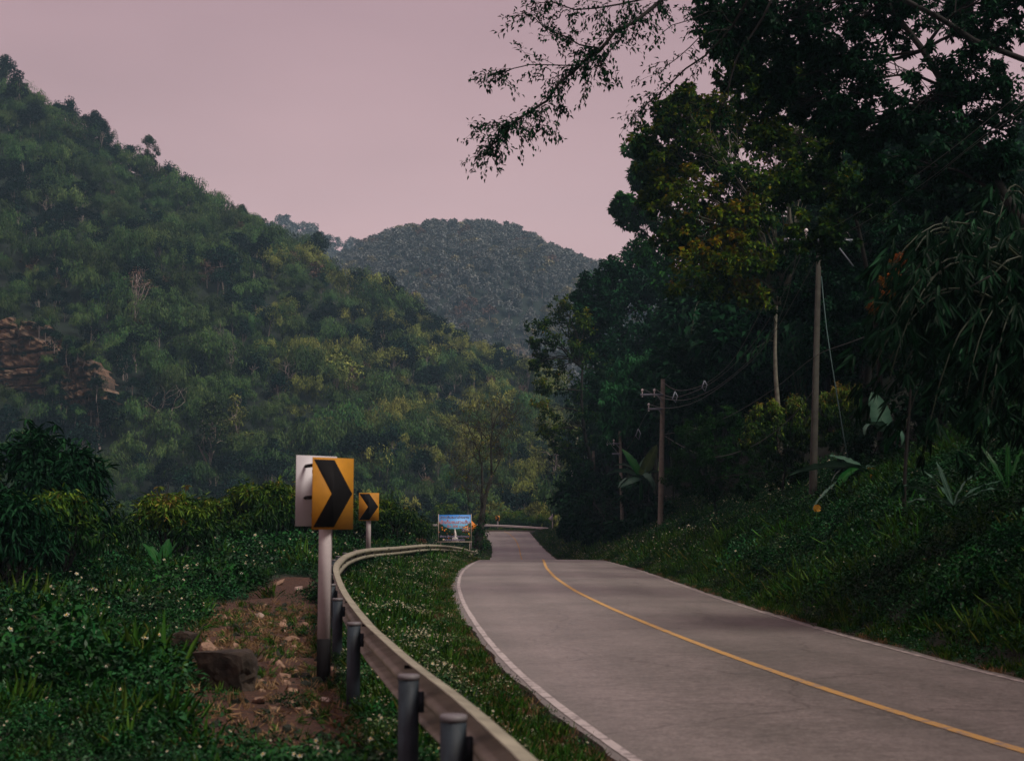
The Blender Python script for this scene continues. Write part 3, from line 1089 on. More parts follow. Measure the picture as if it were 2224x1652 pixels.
def shows_cliff(vx, vy, tree_top_vy, y, w=26):
    for x0, x1, y0, y1, dd in holes:
        if y < dd + 16 and x0 - w < vx < x1 + w * .6 and vy > y0 - 8 and tree_top_vy < y1 - 18:
            return True
    return False


cell = 4.1
for y in np.arange(232, 432, cell):
    for x in np.arange(-215, 190, cell):
        xx, yy = x + rs.uniform(-2.2, 2.2), y + rs.uniform(-2.2, 2.2)
        vx = 1112 + F * xx / yy
        if vx < -130 or vx > 1500:
            continue
        z = float(hill_left(xx, yy))
        s = rs.uniform(.5, 1.05) * (1 + .45 * float(nz(xx, yy, 13, 14)))
        if s < .4:
            s = .4
        vvx, vvy = V(xx, yy, z)
        _, tvy = V(xx, yy, z + 8 * s)
        if shows_cliff(vvx, vvy, tvy, yy, 2):
            continue
        sunlit_bias = sm(500, 1150, vx) * .5 + .25 * float(nz(xx, yy, 24, 4)) + .18 * sm(380, 250, vvy)  # sunlit glow at the right end put into colour: more pale olive trees
        q = rs.rand()
        if q < .02:
            i = 8
        elif q < .028:
            i = 9
        elif rs.rand() < .12 + .9 * max(0, sunlit_bias) and vx > 560:
            i = rs.choice([6, 7, 7])
        elif float(nz(xx, yy, 30, 11)) + rs.normal() * .45 > -.1:
            i = rs.choice([3, 4, 5])
        else:
            i = rs.choice([0, 1, 2, 10, 0, 3])
        pts.append((xx, yy, z - .8)); idx.append(i); scl.append(s)
n = len(pts)
rot = np.stack([rs.normal(size=n) * .05 - .06, rs.normal(size=n) * .05, rs.rand(n) * 6.28], 1)
scl = np.array(scl)[:, None] * np.stack([rs.uniform(.85, 1.15, n), rs.uniform(.85, 1.15, n), rs.uniform(.85, 1.25, n)], 1)
scatter('hillside_forest', pts, rot, scl, idx, hk, 'hazy bamboo and broadleaf forest covering the hillside')

# far hill forest
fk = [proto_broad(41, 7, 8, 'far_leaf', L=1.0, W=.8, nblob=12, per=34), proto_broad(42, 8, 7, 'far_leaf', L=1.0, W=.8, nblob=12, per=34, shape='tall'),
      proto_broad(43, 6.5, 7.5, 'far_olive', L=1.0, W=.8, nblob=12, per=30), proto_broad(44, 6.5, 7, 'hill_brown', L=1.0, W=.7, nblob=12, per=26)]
pts, idx, scl = [], [], []
for y in np.arange(590, 985, 6.5):
    for x in np.arange(-170, 190, 6.5):
        xx, yy = x + rs.uniform(-3, 3), y + rs.uniform(-3, 3)
        vx = 1112 + F * xx / yy
        if vx < 640 or vx > 1560:
            continue
        pts.append((xx, yy, float(hill_far(xx, yy)) - .8))
        q = rs.rand()
        idx.append(3 if q < .05 else 2 if q < .2 else rs.randint(2)); scl.append(rs.uniform(.65, 1.25))
n = len(pts)
rot = np.stack([np.zeros(n), np.zeros(n), rs.rand(n) * 6.28], 1)
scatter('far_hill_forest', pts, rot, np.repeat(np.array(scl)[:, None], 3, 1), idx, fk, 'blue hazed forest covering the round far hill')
pts, idx, scl = [], [], []
for k in range(420):
    xx = rs.uniform(-310, -70); yy = 1180 + rs.uniform(-60, 25)
    pts.append((xx, yy, float(hill_ridge(xx, yy)) - 1)); idx.append(rs.randint(2)); scl.append(rs.uniform(.8, 1.8))
n = len(pts)
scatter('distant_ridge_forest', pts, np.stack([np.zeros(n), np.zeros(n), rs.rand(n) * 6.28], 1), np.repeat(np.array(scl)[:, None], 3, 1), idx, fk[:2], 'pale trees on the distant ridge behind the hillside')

# single trees that stand out on the hillside
def hill_tree(vx, vy, kind, s, name, label, group=None):
    """vx,vy = foot as seen; stands on the hill surface along that sight line"""
    best = None
    for d in np.arange(238, 425, 1.0):
        p = P(vx, vy, d)
        if float(hill_left(p.x, p.y)) >= p.z:
            best = p; break
    if best is None:
        best = P(vx, vy, 420)
    z = float(hill_left(best.x, best.y))
    t = thing(name, label, 'tree', (best.x, best.y, z), rs.rand() * 6.28, group)
    t.scale = (s, s, s)
    me = hk_split[kind]
    for part, m_ in me:
        o = bpy.data.objects.new(part, m_); C.objects.link(o); o.parent = t
    return t


def split_proto(kind, seed, h, w, mat, trunk, **k):
    rs = np.random.RandomState(seed)
    cr, tr = MB(), MB()
    nb = k.get('nblob', 16); per = k.get('per', 80)
    base = k.get('base', .5)
    cs, rd, ti = [], [], []
    for i in range(nb):
        a = rs.rand() * 2 * PI
        t = rs.rand()
        r = w * .45 * math.sin(PI * min(1, .2 + .8 * t)) * rs.rand() ** .5
        cs.append((math.cos(a) * r, math.sin(a) * r, h * (base + (1 - base) * .93 * t)))
        rd.append(w * (.11 + .1 * rs.rand())); ti.append(.4 + .4 * (t - .5) + rs.normal() * .1)  # tint rises with height, imitating a top-lit crown
    if per:
        clump_leaves(cr, cs, rd, per, k.get('L', .45), k.get('W', .3), ti, rs, flat=.7)
    tp = limb_pts((0, 0, -1.5), (rs.normal() * .5, rs.normal() * .4, h * .86), wob=.03, n=6, rs=rs)
    tr.tube(tp, np.linspace(k.get('r0', .22), .06, 7), 6)
    for c in cs:
        tr.tube(limb_pts(tp[2 + rs.randint(4)], c, sag=.08, n=3, rs=rs), np.linspace(.09, .025, 4), 4)
    out = [('trunk', tr.mesh('trunk', M[trunk]))]
    if per:
        out.append(('crown', cr.mesh('crown', M[mat])))
    return out


hk_split = {
    'pale': split_proto('pale', 51, 13, 6.5, 'hill_brown', 'twig_far', nblob=16, per=22, base=.6, L=.35, W=.2),
    'tall': split_proto('tall', 52, 14, 7, 'hill_bamboo', 'twig_far', nblob=22, per=110, base=.45),
    'dark': split_proto('dark', 53, 10, 8, 'hill_leaf', 'bark', nblob=26, per=120, base=.25),
    'tier': split_proto('tier', 54, 13, 7.5, 'hill_olive', 'twig_far', nblob=20, per=80, base=.35),
    'dead': [('trunk', proto_bare(57, 10, 'twig_far', 4, .5, .16))],
}
for a in [
    (298, 735, 'pale', 1.25, 'hillside_tree', 'thin pale trunked tree with sparse pinkish crown standing mid-slope above the rock cliff'),
    (362, 965, 'dead', .95, 'dead_tree', 'leafless pale forked dead tree on the slope above the tall orchard mango bush'),
    (458, 1062, 'tall', 1.15, 'hillside_tree', 'tall slender tree with white trunk low on the slope behind the big left orchard bush'),
    (508, 1010, 'tier', 1.05, 'hillside_tree', 'layered pale green tree just behind and above the slender white trunked one'),
    (205, 262, 'dark', .95, 'ridge_tree', 'dark round tree standing out of the steep upper ridge line'),
    (10, 175, 'dark', 1.0, 'ridge_tree', 'dark tree in the corner where the ridge leaves the picture'),
    (322, 345, 'tall', .95, 'ridge_tree', 'feathery leaning tree on the ridge with drooping top'),
    (522, 478, 'dark', .85, 'ridge_tree', 'dark bushy tree halfway down the ridge line'),
    (612, 520, 'dark', .7, 'ridge_tree', 'small dark ragged tree on the ridge before the hazy distant peak'),
    (690, 560, 'dark', 1.15, 'ridge_tree', 'broad dark domed tree at the lower end of the ridge beside the far hill'),
    (950, 800, 'dark', .95, 'hillside_tree', 'single dark blue green tree among pale bamboo near the end of the slope'),
    (985, 880, 'dead', .7, 'dead_tree', 'pale bare forked tree among the light bamboo high behind the billboard'),
    (1200, 1100, 'tier', 1.1, 'hillside_tree', 'hazy pale olive tree behind the far guard rail beside the dark trees'),
]:
    hill_tree(*a)

# bushes growing on the ledges and round the rim of the cliff
pts, idx, scl = [], [], []
for (cx0, cx1, cy0, cy1, cd) in ((-150, 120, 680, 890, CL_D + 12), (118, 218, 775, 925, CL_D + 2)):
    for k in range(46):
        a = rs.rand() * 2 * PI
        rr = rs.uniform(.80, 1.12) if k < 36 else rs.uniform(.2, .8)
        vx = (cx0 + cx1) / 2 + math.cos(a) * rr * (cx1 - cx0) / 2
        vy = (cy0 + cy1) / 2 + math.sin(a) * rr * (cy1 - cy0) / 2
        p = P(vx, vy + 14, cd - .5 + rs.uniform(-1, 2))
        pts.append(tuple(p)); idx.append(rs.choice([0, 2, 3, 1])); scl.append(rs.uniform(.22, .5) if k < 36 else rs.uniform(.12, .22))
n = len(pts)
scatter('cliff_bushes', pts, np.stack([np.zeros(n), np.zeros(n), rs.rand(n) * 6.28], 1), np.repeat(np.array(scl)[:, None], 3, 1), idx, hk, 'bushes rooted on the ledges and rim of the cliff')
# ------------------------------------------------------------------ trees beside the road
def tree_blobs(name, label, base, top, blobs, leaf, bark, L, W, r0=.16, dens=1.0, hexa=False, group=None, seed=1, cat='tree', sub=.38, droop=.3, down=.25,
               flat=.85, tint0=.5, tcol=None, per=46, extra=None, twigs=True, shell=.5):
    """base/top/blobs given as (vx, vy, distance[, radius in frame px]); converted to metres at once"""
    rs = np.random.RandomState(seed)
    b0 = P(*base)
    g = float(ground(b0.x, b0.y))
    b0 = Vector((b0.x, b0.y, g - .15 if base[1] > 0 else b0.z))
    t0 = P(*top)
    root = thing(name, label, cat, b0, 0, group)
    tr, cr = MB(), MB()
    spine = [p - b0 for p in limb_pts(b0, t0, wob=.035, n=8, rs=rs)]
    tr.tube(spine, np.linspace(r0, r0 * .35, 9), 8)
    for bl in blobs:
        c = P(*bl[:3]) - b0
        r = bl[3] / F * bl[2]
        t_in = bl[4] if len(bl) > 4 else 0.0
        # limb from the nearest lower spine point
        k = min(range(2, 9), key=lambda i: (spine[i] - c).length + max(0, spine[i].z - c.z) * 1.5)
        lp = limb_pts(spine[k], c, sag=.10, wob=.07, n=5, rs=rs)
        tr.tube(lp, np.linspace(r0 * .32, r0 * .08, 6), 5)
        ns = max(4, int(dens * 2.4 * (1 / sub) ** 2))
        dd = rdir(ns, rs)
        q = dd * (rs.rand(ns) ** .45)[:, None] * r
        far_ = rs.rand(ns) < .3
        q[far_] = dd[far_] * (rs.uniform(.95, 1.4, ns) * r)[far_][:, None]
        q[:, 2] *= flat
        cs = np.array(c)[None] + q
        if twigs:
            for s_ in cs[::2]:
                tr.tube(limb_pts(lp[rs.randint(2, 6)], s_, sag=.06, wob=.1, n=3, rs=rs), np.linspace(r0 * .07 + .006, .005, 4), 3, cap=False)
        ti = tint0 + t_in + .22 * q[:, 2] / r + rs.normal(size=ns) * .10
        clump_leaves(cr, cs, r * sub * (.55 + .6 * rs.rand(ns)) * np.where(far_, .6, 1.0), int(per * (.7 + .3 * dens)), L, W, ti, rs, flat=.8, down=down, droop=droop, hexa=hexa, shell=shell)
    if extra:
        extra(tr, cr, b0, rs)
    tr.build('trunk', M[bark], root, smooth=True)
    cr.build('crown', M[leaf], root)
    return root


# --- the far clump that frames the bend (130-150 m away)
tree_blobs('leafy_tree', 'airy tree with spreading fine branches and yellowing leaves leaning over the bend of the road', (1305, 1110, 132), (1265, 800, 132), [
    (1168, 700, 132, 26), (1192, 735, 130, 28), (1215, 690, 134, 30), (1178, 775, 131, 24), (1200, 800, 133, 30), (1240, 760, 132, 38, .1), (1180, 840, 131, 18, .15),
    (1182, 890, 130, 26, .25), (1205, 930, 131, 28, .1), (1235, 850, 132, 40), (1185, 935, 130, 16, .2), (1255, 915, 132, 38, -.1), (1262, 700, 133, 34, .2), (1225, 665, 133, 22, .2), (1215, 975, 131, 26, -.1),
    (1160, 745, 130, 14), (1250, 960, 132, 34, -.1), (1290, 800, 133, 42, -.1), (1160, 790, 130, 12), (1245, 1000, 132, 22, -.1)],
    'yellow_leaf', 'bark_dark', .30, .17, r0=.28, dens=.8, seed=61, sub=.34, per=30, tint0=.32)
tree_blobs('bushy_tree', 'dense dark green tree rising behind the airy tree at the edge of the sky', (1345, 1100, 140), (1340, 680, 140), [
    (1300, 620, 140, 40), (1345, 590, 140, 46), (1290, 690, 139, 46), (1340, 670, 139, 60), (1390, 620, 140, 56), (1400, 560, 141, 40), (1275, 750, 139, 36), (1330, 770, 138, 62),
    (1395, 720, 139, 60), (1440, 640, 141, 60), (1450, 730, 140, 60), (1265, 650, 139, 24), (1300, 860, 138, 56), (1370, 850, 138, 60)],
    'dark_leaf', 'bark_dark', .42, .27, r0=.35, dens=1.6, seed=62, sub=.3, per=34, tint0=.5)
tree_blobs('bushy_tree', 'grey green feathery bamboo like tree with arching top behind the second power pole', (1420, 1090, 112), (1430, 850, 112), [
    (1350, 815, 112, 34), (1400, 795, 112, 36), (1450, 790, 112, 38), (1500, 805, 112, 32), (1335, 860, 111, 32), (1345, 910, 111, 36), (1400, 850, 111, 48), (1460, 845, 111, 40),
    (1325, 950, 111, 28), (1390, 920, 111, 50), (1520, 830, 112, 18)],
    'dark_leaf', 'bark_dark', .5, .13, r0=.2, dens=1.2, seed=63, sub=.3, per=44, tint0=.72, droop=.5, down=.7)
tree_blobs('leafy_shrub', 'dark tangled shrub mass under the trees at the bend beside the white marker post', (1290, 1160, 125), (1290, 1060, 125), [
    (1235, 1075, 126, 30), (1275, 1050, 125, 44), (1330, 1070, 122, 50), (1240, 1110, 122, 34), (1290, 1110, 118, 46), (1350, 1120, 112, 44), (1390, 1080, 108, 48), (1240, 1145, 118, 26), (1300, 1150, 112, 36),
    (1380, 1150, 100, 34), (1345, 1165, 100, 26), (1425, 1120, 98, 36)],
    'dark_leaf', 'bark_dark', .40, .22, r0=.14, dens=1.3, seed=64, sub=.3, per=40, tint0=.55, cat='shrub')
tree_blobs('leafy_tree', 'tall broadleaf tree with pale leaves behind the dense dark tree', (1520, 1050, 118), (1500, 560, 118), [
    (1440, 540, 118, 56, .1), (1500, 500, 118, 60, .1), (1400, 470, 118, 44), (1370, 455, 117, 30), (1420, 420, 118, 44), (1480, 600, 117, 60), (1540, 640, 117, 64, .1), (1560, 560, 118, 60), (1345, 455, 117, 14),
    (1440, 370, 118, 40), (1400, 330, 118, 34), (1590, 700, 116, 60), (1500, 720, 116, 60), (1350, 435, 116, 16), (1390, 380, 117, 26)],
    'mid_leaf', 'bark', .38, .27, r0=.35, dens=1.6, seed=65, sub=.32, per=36, tint0=.45)

# --- the tall tree with a visible pale trunk and yellowing leaves
def trunk_extra(tr, cr, b0, rs):
    pth = [P(*q) - b0 for q in [(1690, 660, 62), (1668, 600, 62), (1652, 520, 62), (1640, 470, 62), (1618, 410, 62), (1580, 370, 62), (1545, 330, 62)]]
    tr.tube(pth, np.linspace(.16, .07, 7), 7)
    pth = [P(*q) - b0 for q in [(1690, 660, 62), (1715, 600, 62), (1722, 520, 62), (1712, 440, 62), (1720, 330, 62), (1735, 240, 62)]]
    tr.tube(pth, np.linspace(.12, .05, 6), 6)


tree_blobs('tall_tree', 'tall tree with bare pale trunk and yellowing crown behind the tall power pole', (1692, 885, 62), (1688, 640, 62), [
    (1450, 290, 62, 60, .15), (1520, 330, 62, 74, .2), (1430, 360, 62, 46, .1), (1500, 420, 61, 70, .3), (1570, 260, 62, 60, .2), (1590, 400, 61, 70), (1640, 310, 62, 70, .25), (1560, 500, 61, 80, .35),
    (1480, 520, 61, 50), (1530, 590, 60, 70, .3), (1610, 570, 60, 60, .35), (1660, 440, 61, 60, .2), (1700, 370, 62, 66, .2), (1460, 250, 62, 34), (1480, 215, 62, 30, .1), (1740, 300, 62, 60, .2),
    (1640, 640, 60, 40, .4), (1720, 540, 61, 50, .1), (1405, 320, 62, 28), (1600, 480, 60, 44, .3), (1530, 240, 62, 44, .1), (1420, 430, 62, 30)],
    'yellow_leaf', 'bark_pale', .22, .18, r0=.15, dens=1.5, seed=71, sub=.30, per=34, tint0=.34, extra=trunk_extra)

# --- the big dark trees that roof the upper corner
def limbs_extra(tr, cr, b0, rs):
    """long overhanging boughs reaching out over the road with fine drooping leaf sprays"""
    boughs = [
        ([(2330, 160, 31), (2120, 90, 30.5), (1960, -10, 30), (1800, -60, 29), (1640, -60, 28), (1450, -10, 27.5), (1375, 45, 27), (1300, 100, 27), (1250, 150, 27), (1185, 215, 27), (1130, 265, 27), (1088, 300, 27), (1052, 335, 27)], .11, 1.0),
        ([(1300, 100, 27), (1240, 85, 27), (1180, 60, 27.2), (1130, 25, 27.4)], .03, .9),
        ([(1450, -10, 27.5), (1340, 10, 27.2), (1250, 20, 27), (1160, 8, 27)], .04, .9),
        ([(1250, 150, 27), (1190, 150, 27), (1120, 150, 27), (1075, 160, 27)], .022, .8),
        ([(1130, 265, 27), (1075, 268, 27), (1045, 272, 27), (1024, 286, 27)], .018, .8),
        ([(1130, 265, 27), (1165, 270, 27), (1195, 275, 27)], .012, .7),
        ([(1185, 215, 27), (1205, 222, 27), (1220, 240, 27)], .012, .7),
        ([(1375, 45, 27), (1340, 100, 26.8), (1300, 140, 26.7), (1290, 175, 26.7)], .02, .9),
        ([(1640, -60, 28), (1590, 60, 29), (1530, 120, 29), (1450, 190, 29), (1400, 235, 29), (1375, 250, 29)], .05, .55),
        ([(1590, 60, 29), (1520, 80, 29), (1470, 130, 29), (1430, 165, 29)], .025, .7),
        ([(1700, -60, 29), (1600, 130, 29), (1575, 210, 29), (1560, 260, 29)], .045, .35),
        ([(1575, 210, 29), (1510, 245, 29), (1480, 255, 29)], .018, .5),
        ([(1600, 60, 29), (1560, 20, 29), (1500, 40, 29), (1440, 70, 29)], .03, .7),
    ]
    for pts, r, lf in boughs:
        W_ = [P(*q) - b0 for q in pts]
        sm_ = []
        for i in range(len(W_) - 1):
            for t in (0, .5):
                sm_.append(W_[i].lerp(W_[i + 1], t) + Vector(rs.normal(size=3)) * .04)
        sm_.append(W_[-1])
        tr.tube(sm_, np.linspace(r * .6, max(.008, r * .12), len(sm_)), 6)
        A = np.array([tuple(p) for p in sm_])
        seg = np.linalg.norm(np.diff(A, axis=0), axis=1).sum()
        nsp = int(seg * 11.5 * lf)
        for k in range(nsp):
            t = rs.rand() ** .8 * (len(A) - 1)
            i = min(int(t), len(A) - 2)
            p = A[i] * (1 - t + i) + A[i + 1] * (t - i)
            # is it inside the frame, or still in the crown?
            dv = A[i + 1] - A[i]; dv /= np.linalg.norm(dv)
            sd = dv * .6 + rdir(1, rs)[0] * np.array([1, .8, .6]); sd[2] -= .1
            sd /= np.linalg.norm(sd)
            Ls = rs.uniform(.18, .75)
            e = p + sd * Ls + np.array([0, 0, -.10 * Ls])
            tr.tube([tuple(p), tuple((p + e) / 2 + np.array([0, 0, .03])), tuple(e)], [.006, .004, .003], 3, cap=False)
            m_ = int(Ls * 36)
            tt = rs.rand(m_)[:, None] * .85 + .15
            c = p + (e - p) * tt + rs.normal(size=(m_, 3)) * .05
            d = sd * .6 + rdir(m_, rs) * .8 + np.array([0, 0, -.3])
            cr.leaves(c, d, rdir(m_, rs) * .5 + np.array([0, 0, 1.0]), rs.uniform(.07, .135, m_), rs.uniform(.034, .062, m_), np.clip(rs.normal(size=m_) * .15 + .35, 0, 1), .3)


tree_blobs('overhanging_tree', 'huge dark roadside tree whose long leafy boughs hang out over the road against the sky', (2520, 1000, 31), (1840, -90, 32), [
    (1640, 20, 33, 60), (1700, 80, 33, 70), (1760, 30, 33, 74), (1790, 130, 33, 74), (1850, 60, 32, 80), (1870, 180, 32, 80), (1940, 40, 32, 70), (1690, 180, 34, 46), (1750, 220, 33, 50), (1820, 270, 32, 60),
    (1900, 300, 32, 74), (1990, 230, 31, 80), (2080, 170, 31, 80), (2150, 60, 31, 70), (2180, 220, 31, 80), (1960, 380, 31, 74), (2060, 330, 31, 80), (2160, 350, 31, 60), (2200, -20, 31, 60), (1560, 30, 33, 50), (1600, 90, 34, 44), (2080, 20, 33, 30)],
    'dark_leaf', 'bark_dark', .14, .085, r0=.15, dens=1.2, seed=81, sub=.26, per=44, tint0=.35, extra=limbs_extra)
tree_blobs('leafy_tree', 'reddish brown tinged tree filling the gap between yellow tree and overhanging boughs', (1905, 900, 44), (1800, 250, 44), [
    (1650, 120, 44, 60), (1700, 200, 44, 60, .15), (1740, 120, 44, 60), (1640, 220, 44, 46, .1), (1790, 360, 43, 60), (1730, 400, 43, 54), (1820, 420, 43, 66), (1780, 500, 42, 60), (1880, 420, 42, 60), (1600, 160, 44, 40, .1), (1670, 290, 44, 44, .2), (1560, 90, 44, 36)],
    'yellow_leaf', 'bark_dark', .17, .125, r0=.1, dens=1.4, seed=82, sub=.3, per=34, tint0=.3)
for k, (lab, base, top, bl) in enumerate([
    ('black green tree filling the shade behind the tall power pole', (1900, 1000, 52), (1880, 480, 52), [(1800, 560, 52, 80), (1880, 520, 51, 90), (1830, 660, 51, 90), (1930, 640, 50, 90), (1880, 760, 50, 90), (1980, 540, 50, 80), (1800, 760, 51, 70), (1960, 760, 49, 80), (1740, 640, 52, 60)]),
    ('dark tree mass behind the hanging bamboo at the picture edge', (2150, 1000, 42), (2100, 500, 42), [(2050, 470, 42, 90), (2130, 560, 42, 90), (2060, 620, 41, 90), (2130, 720, 41, 90), (2040, 760, 41, 90), (2100, 850, 40, 90), (2010, 880, 40, 80), (2090, 430, 42, 60), (2200, 860, 41, 80), (2230, 700, 42, 50)]),
    ('dark undergrowth tree between the yellow crowned tree and the second pole', (1640, 1010, 78), (1630, 700, 78), [(1560, 760, 78, 70), (1620, 720, 78, 70), (1690, 760, 77, 70), (1580, 840, 77, 60), (1650, 830, 76, 70), (1740, 800, 74, 70), (1740, 700, 75, 70), (1520, 880, 78, 50), (1500, 780, 80, 50)]),
]):
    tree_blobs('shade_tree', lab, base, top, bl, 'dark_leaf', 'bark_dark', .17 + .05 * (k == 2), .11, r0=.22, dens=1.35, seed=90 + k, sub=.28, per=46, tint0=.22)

# forest mass filling the slope behind (far and too dense to tell apart)
dk = [proto_broad(101, 10, 8, 'dark_leaf', L=.5, W=.32, nblob=22, per=110, trunk_mat='bark_dark'), proto_broad(102, 13, 8, 'dark_leaf', L=.5, W=.32, nblob=24, per=110, shape='tall', trunk_mat='bark_dark'),
      proto_bamboo(103, 10, 4, 'dark_leaf', L=.55, W=.14)]
rs = np.random.RandomState(15)
pts, idx, scl = [], [], []
for y in np.arange(-34, 215, 4.2):
    for o in np.arange(11, 75, 4.6):
        x = float(Rf(y)) + o + rs.uniform(-1.8, 1.8)
        yy = y + rs.uniform(-1.8, 1.8)
        z = float(ground(x, yy))
        s = rs.uniform(.8, 1.5)
        if yy < 20:
            if yy > 8 and o < 20:
                continue
            pts.append((x, yy, z - .5)); idx.append(rs.randint(3)); scl.append(s)
            continue
        tvx, tvy = V(x, yy, z + 10 * s)
        # keep the gap of sky over the road's right-hand trees open
        lim = np.interp(tvx, [1150, 1280, 1330, 1400, 1450, 1600, 1800, 1900, 2100, 2250], [900, 690, 640, 560, 460, 430, 400, 400, 330, 280])
        if tvy < lim:
            s *= max(0, 1 - (lim - tvy) / 340)
            if s < .42:
                continue
        if x - float(Rf(y)) < 13 and yy < 66:
            continue
        # narrow gap of bright sky between trunks at the right
        if 2120 < tvx < 2240 and o > 20 and tvy < 600:
            continue
        pts.append((x, yy, z - .5)); idx.append(rs.randint(3)); scl.append(s)
n = len(pts)
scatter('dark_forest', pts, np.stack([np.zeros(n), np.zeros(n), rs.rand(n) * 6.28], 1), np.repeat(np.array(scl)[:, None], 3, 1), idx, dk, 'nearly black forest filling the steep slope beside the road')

# --- shrubs on the bank
tree_blobs('flowering_shrub', 'round shrub with yellow and reddish young leaves right of the tall power pole', (1820, 990, 55), (1820, 930, 55), [
    (1805, 865, 55, 24, .3), (1840, 850, 55, 26, .35), (1870, 862, 54, 20, .4), (1800, 900, 54, 26), (1845, 895, 54, 28, .05), (1830, 940, 54, 30, -.1), (1800, 955, 54, 24, -.15), (1775, 915, 55, 20, .1)],
    'mango_leaf', 'bark_dark', .17, .055, r0=.06, dens=1.1, seed=121, sub=.32, per=30, tint0=.42, droop=.5, down=.6, cat='shrub')
tree_blobs('flowering_shrub', 'wide shrub topped with yellow green leaves left of the tall power pole', (1700, 1000, 58), (1700, 940, 58), [
    (1655, 905, 58, 26, .2), (1690, 890, 58, 28, .3), (1730, 880, 58, 28, .3), (1640, 940, 57, 28), (1685, 935, 57, 32), (1730, 930, 57, 32), (1660, 980, 57, 28, -.15), (1710, 980, 57, 32, -.2), (1745, 960, 57, 24, -.1), (1625, 965, 57, 16, .1)],
    'mango_leaf', 'bark_dark', .17, .055, r0=.06, dens=1.1, seed=122, sub=.32, per=30, tint0=.40, droop=.5, down=.6, cat='shrub')
tree_blobs('leafy_shrub', 'dark green rounded shrub with fine leaves on the bank right of the second pole', (1560, 1070, 66), (1565, 960, 66), [
    (1500, 945, 68, 36), (1545, 930, 66, 40), (1590, 920, 66, 36), (1500, 1000, 67, 40), (1555, 985, 65, 46), (1605, 975, 65, 40), (1470, 1040, 68, 36), (1530, 1050, 66, 42), (1590, 1035, 65, 42), (1640, 1015, 63, 36), (1690, 1030, 60, 30, -.2), (1740, 1030, 58, 26, -.2), (1620, 1060, 62, 28, -.2)],
    'mid_leaf', 'bark_dark', .14, .06, r0=.07, dens=1.3, seed=123, sub=.3, per=44, tint0=.35, cat='shrub')
tree_blobs('leafy_shrub', 'nearly black shrub on the bank behind the leaning banana leaves', (1900, 1060, 46), (1900, 980, 46), [
    (1860, 960, 46, 44), (1920, 940, 45, 44), (1980, 960, 43, 44), (1850, 1020, 45, 40), (1910, 1010, 44, 44), (1970, 1020, 42, 44), (2040, 980, 40, 50), (2040, 1040, 38, 44), (2110, 1000, 36, 50), (2180, 990, 35, 50), (2210, 1050, 33, 40)],
    'dark_leaf', 'bark_dark', .13, .07, r0=.07, dens=1.2, seed=124, sub=.3, per=40, tint0=.15, cat='shrub')

# --- hanging giant bamboo near the camera on the right
def bamboo_near():
    rs = np.random.RandomState(131)
    b0 = on(10.2, 23.5)
    root = thing('bamboo_clump', 'giant bamboo clump with drooping pale tipped leaf fans hanging over the bank', 'bamboo', b0)
    lf = MB()
    for k in range(44):
        # apex and hanging tip of every culm, in metres
        vx_t = rs.uniform(1860, 2290); vy_t = rs.uniform(500, 1040) if vx_t > 1930 else rs.uniform(640, 900)
        d = 22.5 + rs.uniform(-1.6, 2.0)
        tip = P(vx_t, vy_t, d) - b0
        foot = Vector((rs.normal() * .5, rs.normal() * .5, -.2))
        apex = Vector((foot.x * .35 + tip.x * .65, foot.y * .4 + tip.y * .6, max(tip.z + rs.uniform(1.2, 3.2), 4.5 + rs.uniform(0, 1.6))))
        pts = []
        for i in range(15):
            t = i / 14
            pts.append(foot * (1 - t) ** 2 + apex * 2 * t * (1 - t) + tip * t * t)
        cu = MB()
        cu.tube(pts, np.linspace(.035, .004, 15), 6)
        cu.build('culm', M['culm'], root, smooth=True)
        nf = 25
        for j in range(nf):
            t = .35 + .65 * (j + rs.rand()) / nf
            i = min(int(t * 14), 13)
            p = pts[i].lerp(pts[i + 1], t * 14 - i)
            sd = Vector((rs.normal() - .25, rs.normal() * .8, rs.normal() * .3 - .25)).normalized() * rs.uniform(.1, .75)
            q = p + sd
            q.z -= .15 * sd.length
            lf.tube([p, (p + q) / 2 + Vector((0, 0, .04)), q], [.004, .003, .002], 3, .2, 0, cap=False)
            m_ = rs.randint(5, 9)
            fan = sd.normalized() * .5 + Vector((-.12, 0, -.75))
            d_ = np.array(fan)[None] + np.stack([np.linspace(-.55, .55, m_), rs.normal(size=m_) * .2, rs.normal(size=m_) * .15], 1)
            lf.leaves(np.repeat(np.array(q)[None], m_, 0) + rs.normal(size=(m_, 3)) * .03, d_, np.array([[0, -.7, .7]]) + rdir(m_, rs) * .45,
                      rs.uniform(.2, .42, m_), rs.uniform(.034, .06, m_), np.clip(.44 + rs.normal(size=m_) * .2, 0, 1), .12, hexa=True)
    lf.build('foliage', M['bamboo_leaf'], root)


bamboo_near()
tree_blobs('red_shrub', 'climbing shrub with orange red leaves showing behind the hanging bamboo', (1960, 1000, 30), (1980, 760, 30), [
    (1960, 575, 29, 22, .3), (1935, 610, 29, 24, .35), (1915, 650, 29, 18, .3), (1985, 540, 29, 20, .2), (1945, 640, 29, 20, .1), (1905, 670, 29, 12, .3), (2010, 590, 29.5, 26)],
    'red_leaf', 'bark_dark', .10, .06, r0=.05, dens=.6, seed=141, sub=.32, per=18, tint0=.35, cat='shrub')

